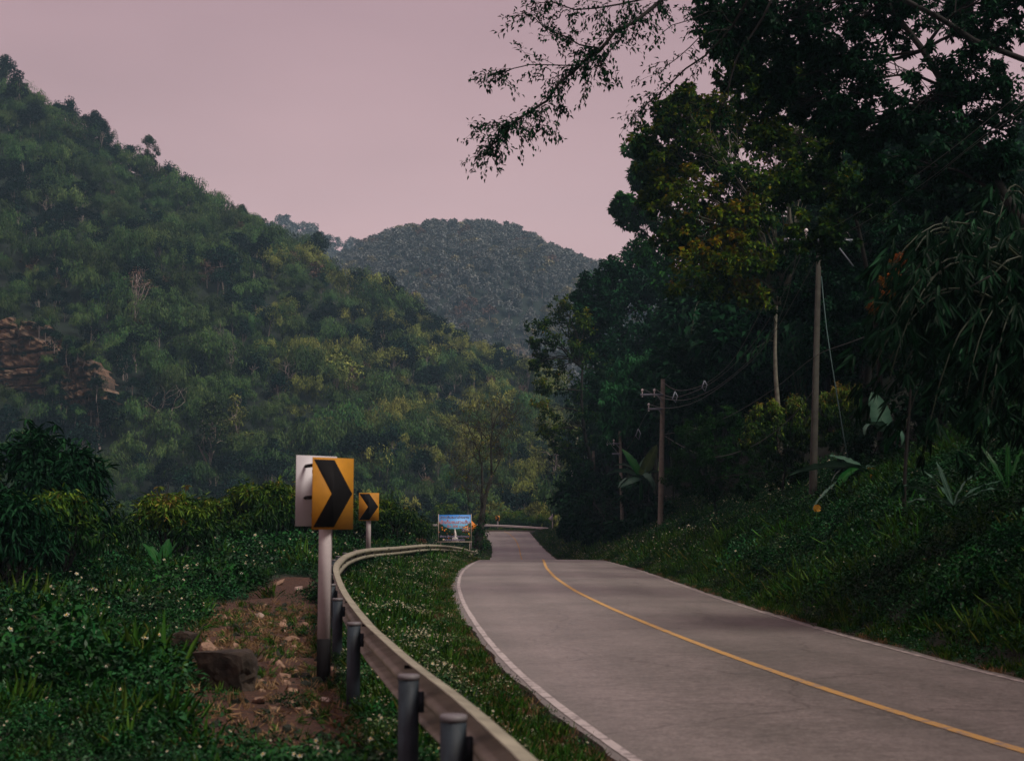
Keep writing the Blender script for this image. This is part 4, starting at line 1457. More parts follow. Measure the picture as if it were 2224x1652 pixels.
# ------------------------------------------------------------------ bare tree at the billboard
def bare_tree():
    rs = np.random.RandomState(151)
    b = G(1040, 1184)
    d0 = 104.0
    q0 = P(1040, 1186, d0)
    b0 = Vector((q0.x, q0.y, float(ground(q0.x, q0.y))))
    root = thing('bare_tree', 'nearly leafless dark tree with twin stems standing behind the billboard', 'tree', b0)
    tr, cr = MB(), MB()
    hd = lambda vx, vy, dd=0: P(vx, vy, d0 + dd) - b0
    main = [hd(*q) for q in [(1038, 1192), (1041, 1165), (1046, 1130), (1049, 1105), (1052, 1085), (1062, 1050, .3), (1070, 1030, .4)]]
    tr.tube(main, [.34, .30, .24, .20, .17, .12, .10], 8)
    st = [
        ([(1049, 1110), (1046, 1080, -.3), (1048, 1050, -.4), (1046, 1010, -.5), (1040, 985, -.6)], .13),
        ([(1068, 1034, .4), (1067, 1000, .3), (1066, 960, .2), (1070, 930, 0), (1068, 900, 0)], .09),
        ([(1066, 975, .2), (1080, 950, .5), (1095, 925, .7), (1108, 918, .7)], .05),
        ([(1068, 1034, .4), (1084, 1005, .6), (1093, 975, .8)], .05),
        ([(1070, 930, 0), (1078, 905, .3), (1092, 890, .3)], .04),
        ([(1046, 1010, -.5), (1030, 990, -.9), (1010, 1002, -1.2), (990, 1012, -1.4)], .06),
        ([(1041, 985, -.6), (1030, 960, -.8), (1016, 925, -.9), (1004, 915, -1)], .045),
        ([(1060, 955, .2), (1046, 940, -.2), (1040, 915, -.4)], .04),
        ([(1048, 1050, -.4), (1030, 1065, -.8), (1020, 1090, -1), (1010, 1060, -1.2), (1000, 1030, -1.2)], .04),
        ([(1041, 985, -.6), (1046, 955, -.5), (1040, 930, -.5)], .04),
    ]
    tips = []
    for pts, r in st:
        w = [hd(*q) for q in pts]
        tr.tube(w, np.linspace(r, r * .35, len(w)), 6)
        tips += w[1:]

    def grow(p, d, L, r, k):
        q = p + d * L
        tr.tube(limb_pts(p, q, wob=.09, n=3, rs=rs), [r, r * .85, r * .7, r * .55], 3, cap=False)
        if k == 0:
            if rs.rand() < .10:
                clump_leaves(cr, [tuple(q)], .16, 4, .16, .08, .6 + rs.rand() * .4, rs)
            return
        for j in range(3):
            nd = (d + Vector(rs.normal(size=3)) * .6 + Vector((0, 0, .12))).normalized()
            grow(q, nd, L * (.55 + .3 * rs.rand()), r * .62, k - 1)
    for w in tips:
        for j in range(3):
            d = (Vector(rs.normal(size=3)) * .8 + Vector((0, 0, .55))).normalized()
            grow(w, d, rs.uniform(.45, .95), .032, 3)
    tr.build('trunk', M['bark'], root, smooth=False)
    cr.build('crown', M['yellow_leaf'], root)
    # climbing moss and vine round the foot of the trunk
    vn = MB()
    vc = [tuple(main[0].lerp(main[3], t) + Vector(rs.normal(size=3)) * .22) for t in rs.rand(34)]
    clump_leaves(vn, vc, .28, 26, .16, .1, .35, rs)
    vn.build('vine', M['mid_leaf'], root)


bare_tree()
# ------------------------------------------------------------------ guard rails
W_PROF = [(.0, 0), (.0, .012), (.04, .026), (.108, .040), (.112, .102), (.045, .120), (.002, .134), (0, .156), (.002, .178), (.045, .192), (.112, .210), (.108, .272), (.04, .286), (0, .300), (.0, .312)]


def smooth_path(pts, step=.33):
    pts = [Vector(p) for p in pts]
    out = []
    for i in range(len(pts) - 1):
        p0 = pts[max(i - 1, 0)]; p1 = pts[i]; p2 = pts[i + 1]; p3 = pts[min(i + 2, len(pts) - 1)]
        n = max(2, int((p2 - p1).length / step))
        for k in range(n):
            t = k / n
            out.append(.5 * ((2 * p1) + (p2 - p0) * t + (2 * p0 - 5 * p1 + 4 * p2 - p3) * t * t + (3 * p1 - p0 - 3 * p2 + p3) * t ** 3))
    out.append(pts[-1])
    return out


def guard_rail(name, label, pts, post_d, side, panel=4.0, ribs=None, post_r=.063, beam='steel'):
    path = smooth_path(pts)
    base = path[0].copy(); base.z = float(ground(base.x, base.y))
    root = thing(name, label, 'guard rail', base)
    T = []
    for i in range(len(path)):
        d = path[min(i + 1, len(path) - 1)] - path[max(i - 1, 0)]
        d.z = 0
        T.append(d.normalized())
    Nn = [Vector((t.y, -t.x, 0)) * side for t in T]      # towards the road
    # panels
    acc, start, segs = 0, 0, []
    for i in range(1, len(path)):
        acc += (path[i] - path[i - 1]).length
        if acc >= panel or i == len(path) - 1:
            segs.append((start, i)); start = i; acc = 0
    for k, (a, b) in enumerate(segs):
        mb = MB()
        # panels lap at the joints: alternate a few mm proud
        pr = .0025 * (k % 2)
        idxs = list(range(a, min(b + 1, len(path))))
        loop = [(o + pr, h) for o, h in W_PROF] + [(o + pr - .005, h) for o, h in W_PROF[::-1]]
        m = len(loop)
        vs = []
        for i in idxs:
            for o, h in loop:
                vs.append(tuple(path[i] - base + Nn[i] * o + Vector((0, 0, h - .312))))
        fs = []
        for j in range(len(idxs) - 1):
            for q in range(m):
                q2 = (q + 1) % m
                fs.append((j * m + q, j * m + q2, (j + 1) * m + q2, (j + 1) * m + q))
        mb.add(vs, fs)
        o = mb.build('rail_panel', M[beam], root, smooth=False)
        if k < 14:
            bb = MB()
            p = path[a] - base + Nn[a] * .012
            for dz in (-.06,):
                bb.tube([p + Vector((0, 0, dz)) + Nn[a] * .0, p + Vector((0, 0, dz)) + Nn[a] * .09], .014, 6)
            bb.build('bolt', M['black_paint'], o)
    L = [0]
    for i in range(1, len(path)):
        L.append(path[i].y)
    for d in post_d:
        i = min(range(len(path)), key=lambda j: abs(path[j].y - d) if side > 0 else abs(j - d))
        p = path[i] - base - Nn[i] * (post_r + .03)
        g = float(ground(path[i].x, path[i].y)) - base.z - .35
        mb = MB()
        top = p.z + .005
        mb.tube([(p.x, p.y, g), (p.x, p.y, top - .02)], post_r, 16)
        po = mb.build('post', M['post_steel'], root, smooth=False)
        cb = MB()
        cb.tube([(p.x, p.y, top - .03), (p.x, p.y, top - .004), (p.x, p.y, top)], [post_r * 1.06, post_r * 1.06, post_r * .95], 16)
        cb.build('cap', M['cap'], po)
        sb = MB()
        R_ = Matrix.Rotation(math.atan2(Nn[i].y, Nn[i].x), 3, 'Z')
        sb.box(p + Nn[i] * (post_r + .012) + Vector((0, 0, -.16)), (.034, .05, .12), R_)
        sb.build('spacer_block', M['post_steel'], po)
    if ribs:
        for d in np.arange(*ribs):
            i = min(range(len(path)), key=lambda j: abs(path[j].y - d))
            R_ = Matrix.Rotation(math.atan2(Nn[i].y, Nn[i].x), 3, 'Z')
            mb = MB()
            mb.box(path[i] - base + Nn[i] * .045 + Vector((0, 0, -.156)), (.07, .06, .11), R_)
            mb.build('bracket', M['cap'], root)
    return root


rp = [(.75, 1.8, .78), (.32, 3.9, .79), (.063, 5.43, .80), (-.317, 7.64, .80), (-.68, 9.49, .80), (-1.08, 11.7, .80), (-1.46, 13.9, .80), (-2.17, 18.5, .80), (-2.95, 24, .81),
      (-3.55, 28.5, .86), (-3.87, 31.7, .93), (-4.26, 37.1, .98), (-4.40, 43.2, 1.0), (-4.13, 50.4, .95), (-3.54, 62.5, .87), (-2.95, 80.2, .48), (-2.85, 100, -.05), (-3.0, 122, -.37), (-3.2, 146, -.05), (-3.9, 170, .30), (-5.0, 182, .5)]
guard_rail('guard_rail', 'long curving steel crash barrier on round grey posts between orchard and road', rp,
           [2.9, 5.0, 7.0, 8.9, 13.3, 17.8, 22.0, 26.0, 29.5, 32.0, 34.5, 37.5, 41, 45, 49, 53, 57, 61, 65, 70, 76, 82, 88, 94, 100, 106, 112, 118, 124, 130, 136, 142, 148, 154, 160, 166, 172, 178], 1, ribs=(32.5, 66, 2.4))
fr_pts = [P(1193, 1145.5, 213), P(1150, 1142.5, 216), P(1100, 1140, 218), P(1045, 1138, 221), (-11, 223.5, 1.85), (-20, 225, 1.85), (-34, 225.5, 1.85)]
guard_rail('guard_rail', 'straight looking pale crash barrier across the end of the road at the far bend', fr_pts, [0, 6, 12, 18, 24, 30, 36, 42, 48, 56, 64, 76, 88, 100], -1, beam='steel_bright')

# ------------------------------------------------------------------ chevron signs
CHEV = [(.02, .97), (.52, .97), (.97, .5), (.52, .03), (.02, .03), (.46, .5)]


def chevron(vx, base_vy, d, w, h, zc, yaw, label, back=None, pw=.15, foot=.27, name='chevron_sign', postx=0.0):
    """zc: height of the panel centre above the foot"""
    p = P(vx, base_vy, d)
    b = Vector((p.x, p.y, p.z))
    root = thing(name, label, 'road sign', b)
    gz_ = float(ground(b.x, b.y)) - b.z - .3
    top = zc + h * .5
    pb = MB()
    pb.box((postx, 0, (foot + top - .06) / 2), (pw, pw, top - .06 - foot))
    pb.build('post', M['white_paint'], root)
    fb = MB()
    fb.box((postx, 0, (gz_ + foot) / 2), (pw + .004, pw + .004, foot - gz_))
    fb.build('post_foot', M['black_paint'], root)
    Ry = Matrix.Rotation(yaw, 3, 'Z')
    ax, az = Ry @ Vector((1, 0, 0)), Ry @ Vector((0, -1, 0))     # az: facing direction
    c = az * (pw * .5 + .06) + Vector((postx, 0, zc))
    sb = MB()
    sb.prism([(-w / 2, -h / 2), (w / 2, -h / 2), (w / 2, h / 2), (-w / 2, h / 2)], c, ax, Vector((0, 0, 1)), az, .012)
    s = sb.build('sign_panel', M['sign_yellow'], root)
    cb = MB()
    poly = [((x - .5) * w, (z - .5) * h) for x, z in CHEV]
    cb.prism(poly, c + az * .0135, ax, Vector((0, 0, 1)), az, .002)
    cb.build('chevron', M['black_paint'], s)
    for dz in (.3, -.3):
        k = MB()
        k.box(c + Vector((0, 0, dz * h)) - az * .04, (w * .85, .05, .035), Ry)
        k.build('bracket', M['black_paint'], root)
    if back:
        off, dzb, yb = back
        Rb = Matrix.Rotation(yb, 3, 'Z')
        bx, bz = Rb @ Vector((1, 0, 0)), Rb @ Vector((0, -1, 0))
        cc = Vector(off) + Vector((0, 0, zc + dzb))
        bb = MB()
        bb.prism([(-w / 2, -h / 2), (w / 2, -h / 2), (w / 2, h / 2), (-w / 2, h / 2)], cc, bx, Vector((0, 0, 1)), -bz, .012)
        bb.build('rear_panel', M['sign_back'], root, label='blank pale back of the second panel')
        for dz in (.345, -.10):
            k = MB()
            a_ = cc + Vector((0, 0, dz * h)) + bz * .015 - bx * (w * .30)
            e_ = Vector(((c - ax * (w * .46)).x, (c - ax * (w * .46)).y, a_.z)) - az * .012
            k.tube([a_, e_], .02, 4)
            k.build('bracket', M['black_paint'], root)
    return root


YW = math.radians(42)
az0 = Matrix.Rotation(YW, 3, 'Z') @ Vector((0, -1, 0))
chevron(703, 1455, 15.6, .535, .775, 1.90, YW, 'large close black and yellow chevron sign with white panel behind it on white post', back=tuple([(-.075 - .05, .16, 0), .035, YW]), pw=.13, foot=.34)
chevron(800, 1205, 45, .63, .87, 1.51, math.radians(6), 'middle chevron sign on white post behind the guard rail curve', pw=.14, foot=.02)
chevron(1081, 1147, 220.5, .66, .84, 1.55, math.radians(-4), 'tiny chevron sign beyond the far guard rail at the end of the road', pw=.22, foot=.02)

# orange diamond warning sign half hidden by the billboard
b = P(1023, 1160, 126)
root = thing('warning_sign', 'orange diamond warning sign half hidden behind the billboard edge', 'road sign', b)
pb = MB(); pb.box((0, .05, -.4), (.1, .1, 2.4)); pb.build('post', M['white_paint'], root)
c = Vector((0, 0, .70)); r_ = .56
sb = MB(); sb.prism([(0, -r_), (r_, 0), (0, r_), (-r_, 0)], c, Vector((1, 0, 0)), Vector((0, 0, 1)), Vector((0, -1, 0)), .012)
sp = sb.build('sign_panel', M['sign_orange'], root)
ab = MB()
ab.prism([(-.05, -.28), (.05, -.28), (.05, -.14), (.16, -.05), (.16, .05), (.05, .12), (.05, .2), (.12, .2), (0, .34), (-.12, .2), (-.05, .2), (-.05, .08), (.06, .0), (-.05, -.1)], c + Vector((0, -.0135, 0)), Vector((1, 0, 0)), Vector((0, 0, 1)), Vector((0, -1, 0)), .002)
ab.build('arrow', M['black_paint'], sp)

# grey back of a triangular sign on a white post, far right verge
b = P(1200, 1153, 203)
root = thing('triangle_sign', 'grey backed triangular road sign on thin white post at the far bend', 'road sign', b)
pb = MB(); pb.box((0, 0, .95), (.13, .13, 3.0)); pb.build('post', M['white_paint'], root)
sb = MB(); sb.prism([(-.62, -.12), (.02, .42), (.02, -.5)], Vector((0, -.09, 1.9)), Vector((1, 0, 0)), Vector((0, 0, 1)), Vector((0, -1, 0)), .012)
sb.build('sign_panel', M['sign_back'], root)

# ------------------------------------------------------------------ billboard
BW, BH = 2.06, 1.70
bc = P(953, 1175, 92)
bb0 = Vector((bc.x, bc.y, bc.z))
bill = thing('billboard', 'blue and green printed orange orchard billboard with Thai writing beside the guard rail', 'billboard', bb0)
m, nt, b = nodes('print')
tc = nt.nodes.new('ShaderNodeTexCoord')
sx = nt.nodes.new('ShaderNodeSeparateXYZ'); nt.links.new(tc.outputs['Object'], sx.inputs[0])
nn = N_(nt, 'ShaderNodeTexNoise', Scale=5.0, Detail=6.0); nt.links.new(tc.outputs['Object'], nn.inputs['Vector'])


def mth(op, a, b_=None, c_=None):
    n = nt.nodes.new('ShaderNodeMath'); n.operation = op
    for i, v in enumerate((a, b_, c_)):
        if v is None:
            continue
        if isinstance(v, (int, float)):
            n.inputs[i].default_value = v
        else:
            nt.links.new(v, n.inputs[i])
    return n.outputs[0]


u = mth('ADD', sx.outputs['X'], -BW / 2)
u2 = mth('MULTIPLY', u, u)
edge = mth('MULTIPLY_ADD', u2, .42, .66)
edge = mth('MULTIPLY_ADD', nn.outputs['Fac'], .22, edge)
msk = mth('GREATER_THAN', sx.outputs['Z'], edge)
gs = nt.nodes.new('ShaderNodeValToRGB')
gs.color_ramp.elements[0].position = .35; gs.color_ramp.elements[0].color = (.006, .03, .02, 1)
gs.color_ramp.elements[1].position = .7; gs.color_ramp.elements[1].color = (.03, .12, .05, 1)
nb = N_(nt, 'ShaderNodeTexNoise', Scale=14.0, Detail=5.0); nt.links.new(tc.outputs['Object'], nb.inputs['Vector']); nt.links.new(nb.outputs['Fac'], gs.inputs[0])
bs = nt.nodes.new('ShaderNodeValToRGB')
bs.color_ramp.elements[0].position = .55; bs.color_ramp.elements[0].color = (.11, .42, .62, 1)
bs.color_ramp.elements[1].position = 1.0; bs.color_ramp.elements[1].color = (.01, .16, .52, 1)
e = bs.color_ramp.elements.new(.8); e.color = (.13, .38, .75, 1)
zz = mth('DIVIDE', sx.outputs['Z'], BH); nt.links.new(zz, bs.inputs[0])
mx = nt.nodes.new('ShaderNodeMix'); mx.data_type = 'RGBA'
nt.links.new(msk, mx.inputs[0]); nt.links.new(gs.outputs[0], mx.inputs[6]); nt.links.new(bs.outputs[0], mx.inputs[7])
nt.links.new(mx.outputs[2], b.inputs['Base Color']); b.inputs['Roughness'].default_value = .55
M['print'] = m
mb = MB(); mb.box((BW / 2, 0, BH / 2), (BW, .02, BH)); face = mb.build('printed_sheet', M['print'], bill)
for x in (-.022, BW + .022):
    mb = MB(); mb.box((x, 0, BH / 2 + .01), (.045, .045, BH + .06)); mb.build('frame', M['wood'], bill)
mb = MB(); mb.box((BW / 2 - .02, -.005, -.03), (BW + .2, .04, .045)); mb.build('frame', M['wood'], bill)
for x in (.12, BW - .08):
    gzz = float(ground(bb0.x + x, bb0.y)) - bb0.z - .2
    mb = MB(); mb.box((x, .05, (gzz + BH) / 2), (.055, .055, BH - gzz)); mb.build('post', M['wood'], bill)
M['ink_navy'] = plain('ink_navy', (.02, .012, .13), .5, var=.05)
M['ink_red'] = plain('ink_red', (.42, .02, .025), .5, var=.05)
M['ink_white'] = plain('ink_white', (.82, .78, .78), .5, var=.03)
M['ink_orange'] = plain('ink_orange', (.85, .2, .01), .5, var=.08)
M['ink_yellow'] = plain('ink_yellow', (.9, .55, .02), .5, var=.05)
M['ink_darkred'] = plain('ink_darkred', (.33, .03, .01), .5, var=.1)


def lettering(body, cx, cz, width, height, mat, outline='ink_white', lift=.012, bold=.012, ow=.035):
    for k, (mt, off, dy) in enumerate(((outline, ow, 0), (mat, bold, .003))):
        cu = bpy.data.curves.new('lettering', 'FONT')
        cu.body = body
        cu.size = 1
        cu.offset = off
        cu.resolution_u = 3
        cu.align_x = 'CENTER'
        cu.align_y = 'CENTER'
        ob = bpy.data.objects.new('t', cu)
        C.objects.link(ob)
        bpy.context.view_layer.update()
        me = bpy.data.meshes.new_from_object(ob.evaluated_get(bpy.context.evaluated_depsgraph_get()))
        n = len(me.vertices)
        co = np.zeros(n * 3); me.vertices.foreach_get('co', co); co = co.reshape(-1, 3)
        mn, mx_ = co.min(0), co.max(0)
        if k == 0:
            s = width / (mx_[0] - mn[0]); sz = height / (mx_[1] - mn[1]); mid = (mn + mx_) / 2
        new = np.stack([(co[:, 0] - mid[0]) * s + cx, np.full(n, -lift - dy), (co[:, 1] - mid[1]) * sz + cz], 1)
        me.vertices.foreach_set('co', new.ravel())
        me.materials.clear(); me.materials.append(M[mt])
        me.update()
        bpy.data.objects.remove(ob)
        o = bpy.data.objects.new('lettering', me)
        C.objects.link(o)
        o.parent = face


def zb(py):
    return BH * (1 - (py - 290) / 1010.0)


def xb(px):
    return BW * (px - 215) / 1150.0


# chedi shape, oranges, starburst: flat print
mb = MB()
mb.prism([(xb(a), zb(c_)) for a, c_ in [(665, 1295), (700, 1170), (750, 1130), (765, 1000), (745, 985), (770, 920), (785, 830), (795, 800), (805, 830), (825, 920), (850, 985), (840, 1000), (860, 1130), (890, 1170), (935, 1295)]],
         Vector((0, -.0105, 0)), Vector((1, 0, 0)), Vector((0, 0, 1)), Vector((0, -1, 0)), .001)
mb.build('pagoda_print', plain('ink_grey', (.5, .48, .44), .6, var=.25, scale=14), face)
for i, (px, py, r, mt) in enumerate([(328, 778, 24, 'ink_orange'), (340, 858, 20, 'ink_yellow'), (473, 845, 18, 'ink_yellow'), (418, 895, 27, 'ink_orange'), (512, 1008, 13, 'ink_orange'), (605, 925, 10, 'ink_yellow'), (690, 1030, 10, 'ink_orange'),
                                     (1288, 1015, 27, 'ink_yellow'), (1320, 1080, 16, 'ink_orange'), (570, 1175, 16, 'ink_orange'), (400, 1220, 18, 'ink_orange'), (1270, 1180, 16, 'ink_orange'), (1200, 1160, 20, 'ink_darkred'), (228, 950, 16, 'ink_orange')]):
    mb = MB()
    mb.prism([(xb(px + r * math.cos(t)), zb(py + r * math.sin(t))) for t in np.linspace(0, 2 * PI, 11)[:-1]], Vector((0, -.0105, 0)), Vector((1, 0, 0)), Vector((0, 0, 1)), Vector((0, -1, 0)), .001)
    mb.build('orange_print', M[mt], face)
for mt, k, dy in (('ink_darkred', 1.0, .0108), ('ink_yellow', .68, .0125)):
    poly = []
    angs = [20, 62, 100, 135, 178, 222, 262, 300, 340]
    for i, a in enumerate(angs):
        rr = (205, 195, 180, 205, 195, 190, 180, 190, 175)[i] * k
        a2 = (a + (angs[(i + 1) % 9] + (360 if i == 8 else 0))) / 2
        poly.append((xb(1185 + rr * math.cos(math.radians(a))), zb(850 - rr * math.sin(math.radians(a)))))
        poly.append((xb(1185 + 105 * k * math.cos(math.radians(a2))), zb(850 - 105 * k * math.sin(math.radians(a2)))))
    poly = [(min(x, BW - .005), z) for x, z in poly]
    mb = MB(); mb.prism(poly[::-1], Vector((0, -dy, 0)), Vector((1, 0, 0)), Vector((0, 0, 1)), Vector((0, -1, 0)), .001)
    mb.build('starburst_print', M[mt], face)
lettering('สวนส้มธนาอ่างขาง', xb(785), zb(378), 1040 / 1150 * BW, .21, 'ink_navy')
lettering('เข้าเก็บชมสวนส้ม', xb(780), zb(560), 1090 / 1150 * BW, .27, 'ink_red')
lettering('อีก 200 ม.', xb(785), zb(725), 540 / 1150 * BW, .19, 'ink_red')
lettering('ฟรี!', xb(1165), zb(840), 270 / 1150 * BW, .26, 'ink_navy', lift=.0155)
lettering('พักรถ-พักเบรค ห้องน้ำสะอาด', xb(780), zb(1105), 1060 / 1150 * BW, .155, 'ink_navy')
lettering('อาหาร และเครื่องดื่ม', xb(785), zb(1230), 720 / 1150 * BW, .16, 'ink_navy')

# ------------------------------------------------------------------ power poles and lines
def pole(top, base, label, arms, w0=.30, w1=.20, d=None, name='power_pole', ins=(), mat='concrete'):
    d = d or base[2]
    b = P(*base); t = P(*top)
    g = float(ground(b.x, b.y))
    foot = Vector((b.x, b.y, min(g, b.z) - .3))
    root = thing(name, label, 'power pole', foot)
    mb = MB()
    a, c = Vector((0, 0, 0)), t - foot
    ring = []
    for p, w in ((a, w0), (c, w1)):
        for sx_, sy_ in ((-1, -1), (1, -1), (1, 1), (-1, 1)):
            ring.append(tuple(p + Vector((sx_ * w / 2, sy_ * w * .42, 0))))
    mb.add(ring, [(0, 1, 5, 4), (1, 2, 6, 5), (2, 3, 7, 6), (3, 0, 4, 7), (4, 5, 6, 7)])
    mb.build('pole_shaft', M[mat], root)
    for (x0, y0, x1, y1) in arms:
        p0, p1 = P(x0, y0, d - .2) - foot, P(x1, y1, d - .2) - foot
        m2 = MB(); mid = (p0 + p1) / 2
        m2.tube([p0, p1], .06, 4)
        m2.build('crossarm', M['galv'], root)
        m3 = MB()
        m3.tube([p0.lerp(p1, .72), Vector((p1.x, p1.y, p1.z - .75 * abs((p1 - p0).x) * .5))], .025, 4)
        m3.build('brace', M['galv'], root)
    for (x, y) in ins:
        p = P(x, y, d - .2) - foot
        m2 = MB()
        m2.tube([p + Vector((0, 0, -.42)), p + Vector((0, 0, -.10))], .016, 5)
        for k in range(4):
            z0 = -.40 + k * .085
            m2.tube([p + Vector((0, 0, z0)), p + Vector((0, 0, z0 + .03))], [.055, .03], 8)
        m2.tube([p + Vector((0, 0, -.08)), p + Vector((0, 0, -.03)), p + Vector((0, 0, .04))], [.05, .075, .035], 8)
        m2.build('insulator', M['porcelain'], root)
    return root


pole((1779, 525, 47.5), (1763, 1088, 47.5), 'tallest concrete power pole standing on the grassy bank close to the shrubs', [(1703, 521, 1852, 523)], .24, .14, mat='concrete_dark', ins=[(1711, 499), (1751, 499), (1838, 497)])
pole((1440, 823, 80), (1433, 1153, 80), 'weathered concrete power pole with two side arms midway along the verge', [(1391, 857, 1440, 857), (1407, 888, 1438, 888)], .30, .22, ins=[(1395, 846), (1421, 846), (1409, 877)])
pole((1346, 936, 110), (1352, 1100, 110), 'third power pole half hidden behind banana leaves', [(1317, 963, 1346, 963), (1329, 985, 1346, 985)], .27, .2, ins=[(1319, 955), (1333, 955)])
pole((1289, 979, 145), (1290, 1080, 145), 'small power pole rising from the dark undergrowth near the bend', [(1267, 994, 1289, 994)], .36, .26, ins=[(1269, 990)])
pole((1243, 1018, 190), (1241, 1085, 190), 'thin pale post glimpsed in the gap under the airy tree', [], .34, .26, name='roadside_post', mat='white_paint')


def wire(pts, r, label, mat='wire', group='wires strung between the power poles', name='power_line'):
    W_ = smooth_path([P(*p) for p in pts], 1.2)
    b0 = W_[0].copy()
    mb = MB()
    mb.tube([p - b0 for p in W_], r, 4)
    o = mb.build(name, M[mat])
    o.location = b0
    tag(o, label, 'cable', group)
    return o


D1, D2 = 47.3, 79.8
wire([(1395, 843, D2), (1428, 860, 76), (1460, 868, 72), (1500, 866, 68), (1560, 838, 63), (1630, 780, 58), (1680, 715, 54), (1711, 640, 50), (1735, 524, D1)], .013, 'lowest hanging high wire from the second pole outer arm up to the tallest pole')
wire([(1421, 843, D2), (1455, 862, 74), (1495, 855, 69), (1550, 828, 64), (1620, 765, 58), (1690, 660, 52), (1755, 520, D1)], .013, 'wire from the inner insulator of the second pole up to the tallest pole')
wire([(1438, 828, D2), (1465, 846, 74), (1500, 845, 69), (1545, 825, 64), (1600, 770, 59), (1690, 610, 52), (1760, 530, D1)], .013, 'wire from the head of the second pole climbing to the tallest pole')
wire([(1409, 877, D2), (1440, 886, 75), (1480, 882, 70), (1520, 868, 67), (1590, 820, 60), (1670, 740, 54), (1775, 560, 48)], .013, 'wire leaving the lower arm of the second pole')
wire([(1711, 499, D1), (1722, 518, 46.6), (1737, 524, 46), (1800, 498, 42), (1880, 452, 37), (1990, 380, 30), (2110, 290, 24), (2300, 130, 17)], .006, 'upper thin wire from the tallest pole passing through the dark leaves overhead')
wire([(1751, 499, D1), (1755, 520, 46.6), (1762, 526, 46), (1820, 512, 42), (1900, 470, 37), (2010, 395, 30), (2130, 300, 24), (2320, 150, 17)], .006, 'middle thin wire from the tallest pole towards the camera')
wire([(1838, 497, D1), (1846, 514, 46.6), (1852, 522, 46), (1900, 492, 42), (1990, 420, 34), (2110, 320, 26), (2300, 190, 18)], .006, 'right hand thin wire from the tallest pole arm end')
wire([(1443, 946, D2), (1480, 968, 74), (1530, 990, 67), (1580, 988, 61), (1650, 960, 55), (1720, 905, 50), (1765, 850, 47.3)], .016, 'lower sagging cable between second and tallest poles in front of the dark shrub')
wire([(1443, 943, D2), (1500, 932, 72), (1580, 905, 64), (1680, 845, 54), (1768, 775, 47.3), (1850, 742, 40), (1960, 700, 31), (2150, 600, 20)], .012, 'tight communication cable crossing the tallest pole at mid height')
wire([(1319, 953, 109.8), (1335, 975, 101), (1350, 985, 96), (1372, 960, 92), (1400, 905, 84), (1438, 850, D2)], .014, 'wire dipping between the third and second poles')
wire([(1784, 600, D1), (1795, 712, 46.5), (1818, 860, 45.5), (1842, 1003, 44.6)], .018, 'green stay wire slanting down from the tallest pole to the bank', 'green_wire', None, 'guy_wire')
for (x, y, d, lab) in [(1466, 862, 72, 'grey wire spacer frame beside the second pole'), (1530, 838, 66, 'grey wire spacer frame further along the wires towards the tall pole'), (1386, 943, 90, 'tiny wire spacer frame between third and second poles')]:
    p = P(x, y, d)
    mb = MB(); s_ = 12 * d / F
    q = [Vector((0, 0, s_)), Vector((s_ * .45, 0, s_ * .2)), Vector((s_ * .1, 0, -s_)), Vector((-s_ * .45, 0, -s_ * .3)), Vector((0, 0, s_))]
    mb.tube(q, .028, 4)
    o = mb.build('wire_spacer', M['galv']); o.location = p
    tag(o, lab, 'wire spacer')

# ------------------------------------------------------------------ orchard bushes
def mango(seed, mat='mango_leaf', nb=26, per=110, L=.19, W=.05, h=2.3, w=2.5, lo=.16, top_flush=.22):
    rs = np.random.RandomState(seed)
    tr, cr = MB(), MB()
    cs, rd, ti = [], [], []
    for i in range(nb):
        a = rs.rand() * 2 * PI
        e = rs.uniform(-.25, 1.0) * PI / 2
        r = (.55 + .42 * rs.rand())
        c = Vector((math.cos(a) * math.cos(e) * r * w / 2, math.sin(a) * math.cos(e) * r * w / 2, h * (.52 + .38 * math.sin(e) * r)))
        cs.append(tuple(c)); rd.append(w * (.09 + .08 * rs.rand()))
        ti.append(.38 + (.0 if c.z < h * .6 else top_flush * 1.1 * rs.rand()) + .2 * (c.z / h - .5))
    clump_leaves(cr, cs, rd, per, L, W, ti, rs, flat=.9, down=.55, droop=.45, tsd=.13, shell=.5, hexa=True)
    # drooping flush at the tips
    tips = [c for c in cs if c[2] > h * .62]
    for c in tips:
        for j in range(2):
            p = np.array(c) + rs.normal(size=3) * .16 + np.array([0, 0, .14])
            m_ = 9
            d = rdir(m_, rs) * np.array([1, 1, .3]) + np.array([0, 0, -.15])
            cr.leaves(np.repeat(p[None], m_, 0), d, np.array([[0, 0, 1.0]]) + rdir(m_, rs) * .2, rs.uniform(.12, .2, m_), rs.uniform(.03, .045, m_), np.clip(.78 + (.09 if seed == 203 else 0) + rs.normal(size=m_) * .12 + .14 * (rs.rand() < .3), 0, 1), .55, hexa=True)
    for k in range(6):
        a = k / 6 * 2 * PI + rs.rand()
        q = Vector((math.cos(a) * w * .2, math.sin(a) * w * .2, h * .45))
        lp = limb_pts((rs.normal() * .04, rs.normal() * .04, -.25), q, sag=-.05, wob=.08, n=5, rs=rs)
        tr.tube(lp, np.linspace(.05, .025, 6), 6)
        for j in range(4):
            c = cs[rs.randint(len(cs))]
            tr.tube(limb_pts(lp[rs.randint(2, 6)], c, wob=.06, n=3, rs=rs), np.linspace(.022, .007, 4), 4)
    return [('trunk', tr.mesh('trunk', M['bark_dark'])), ('crown', cr.mesh('crown', M[mat]))]


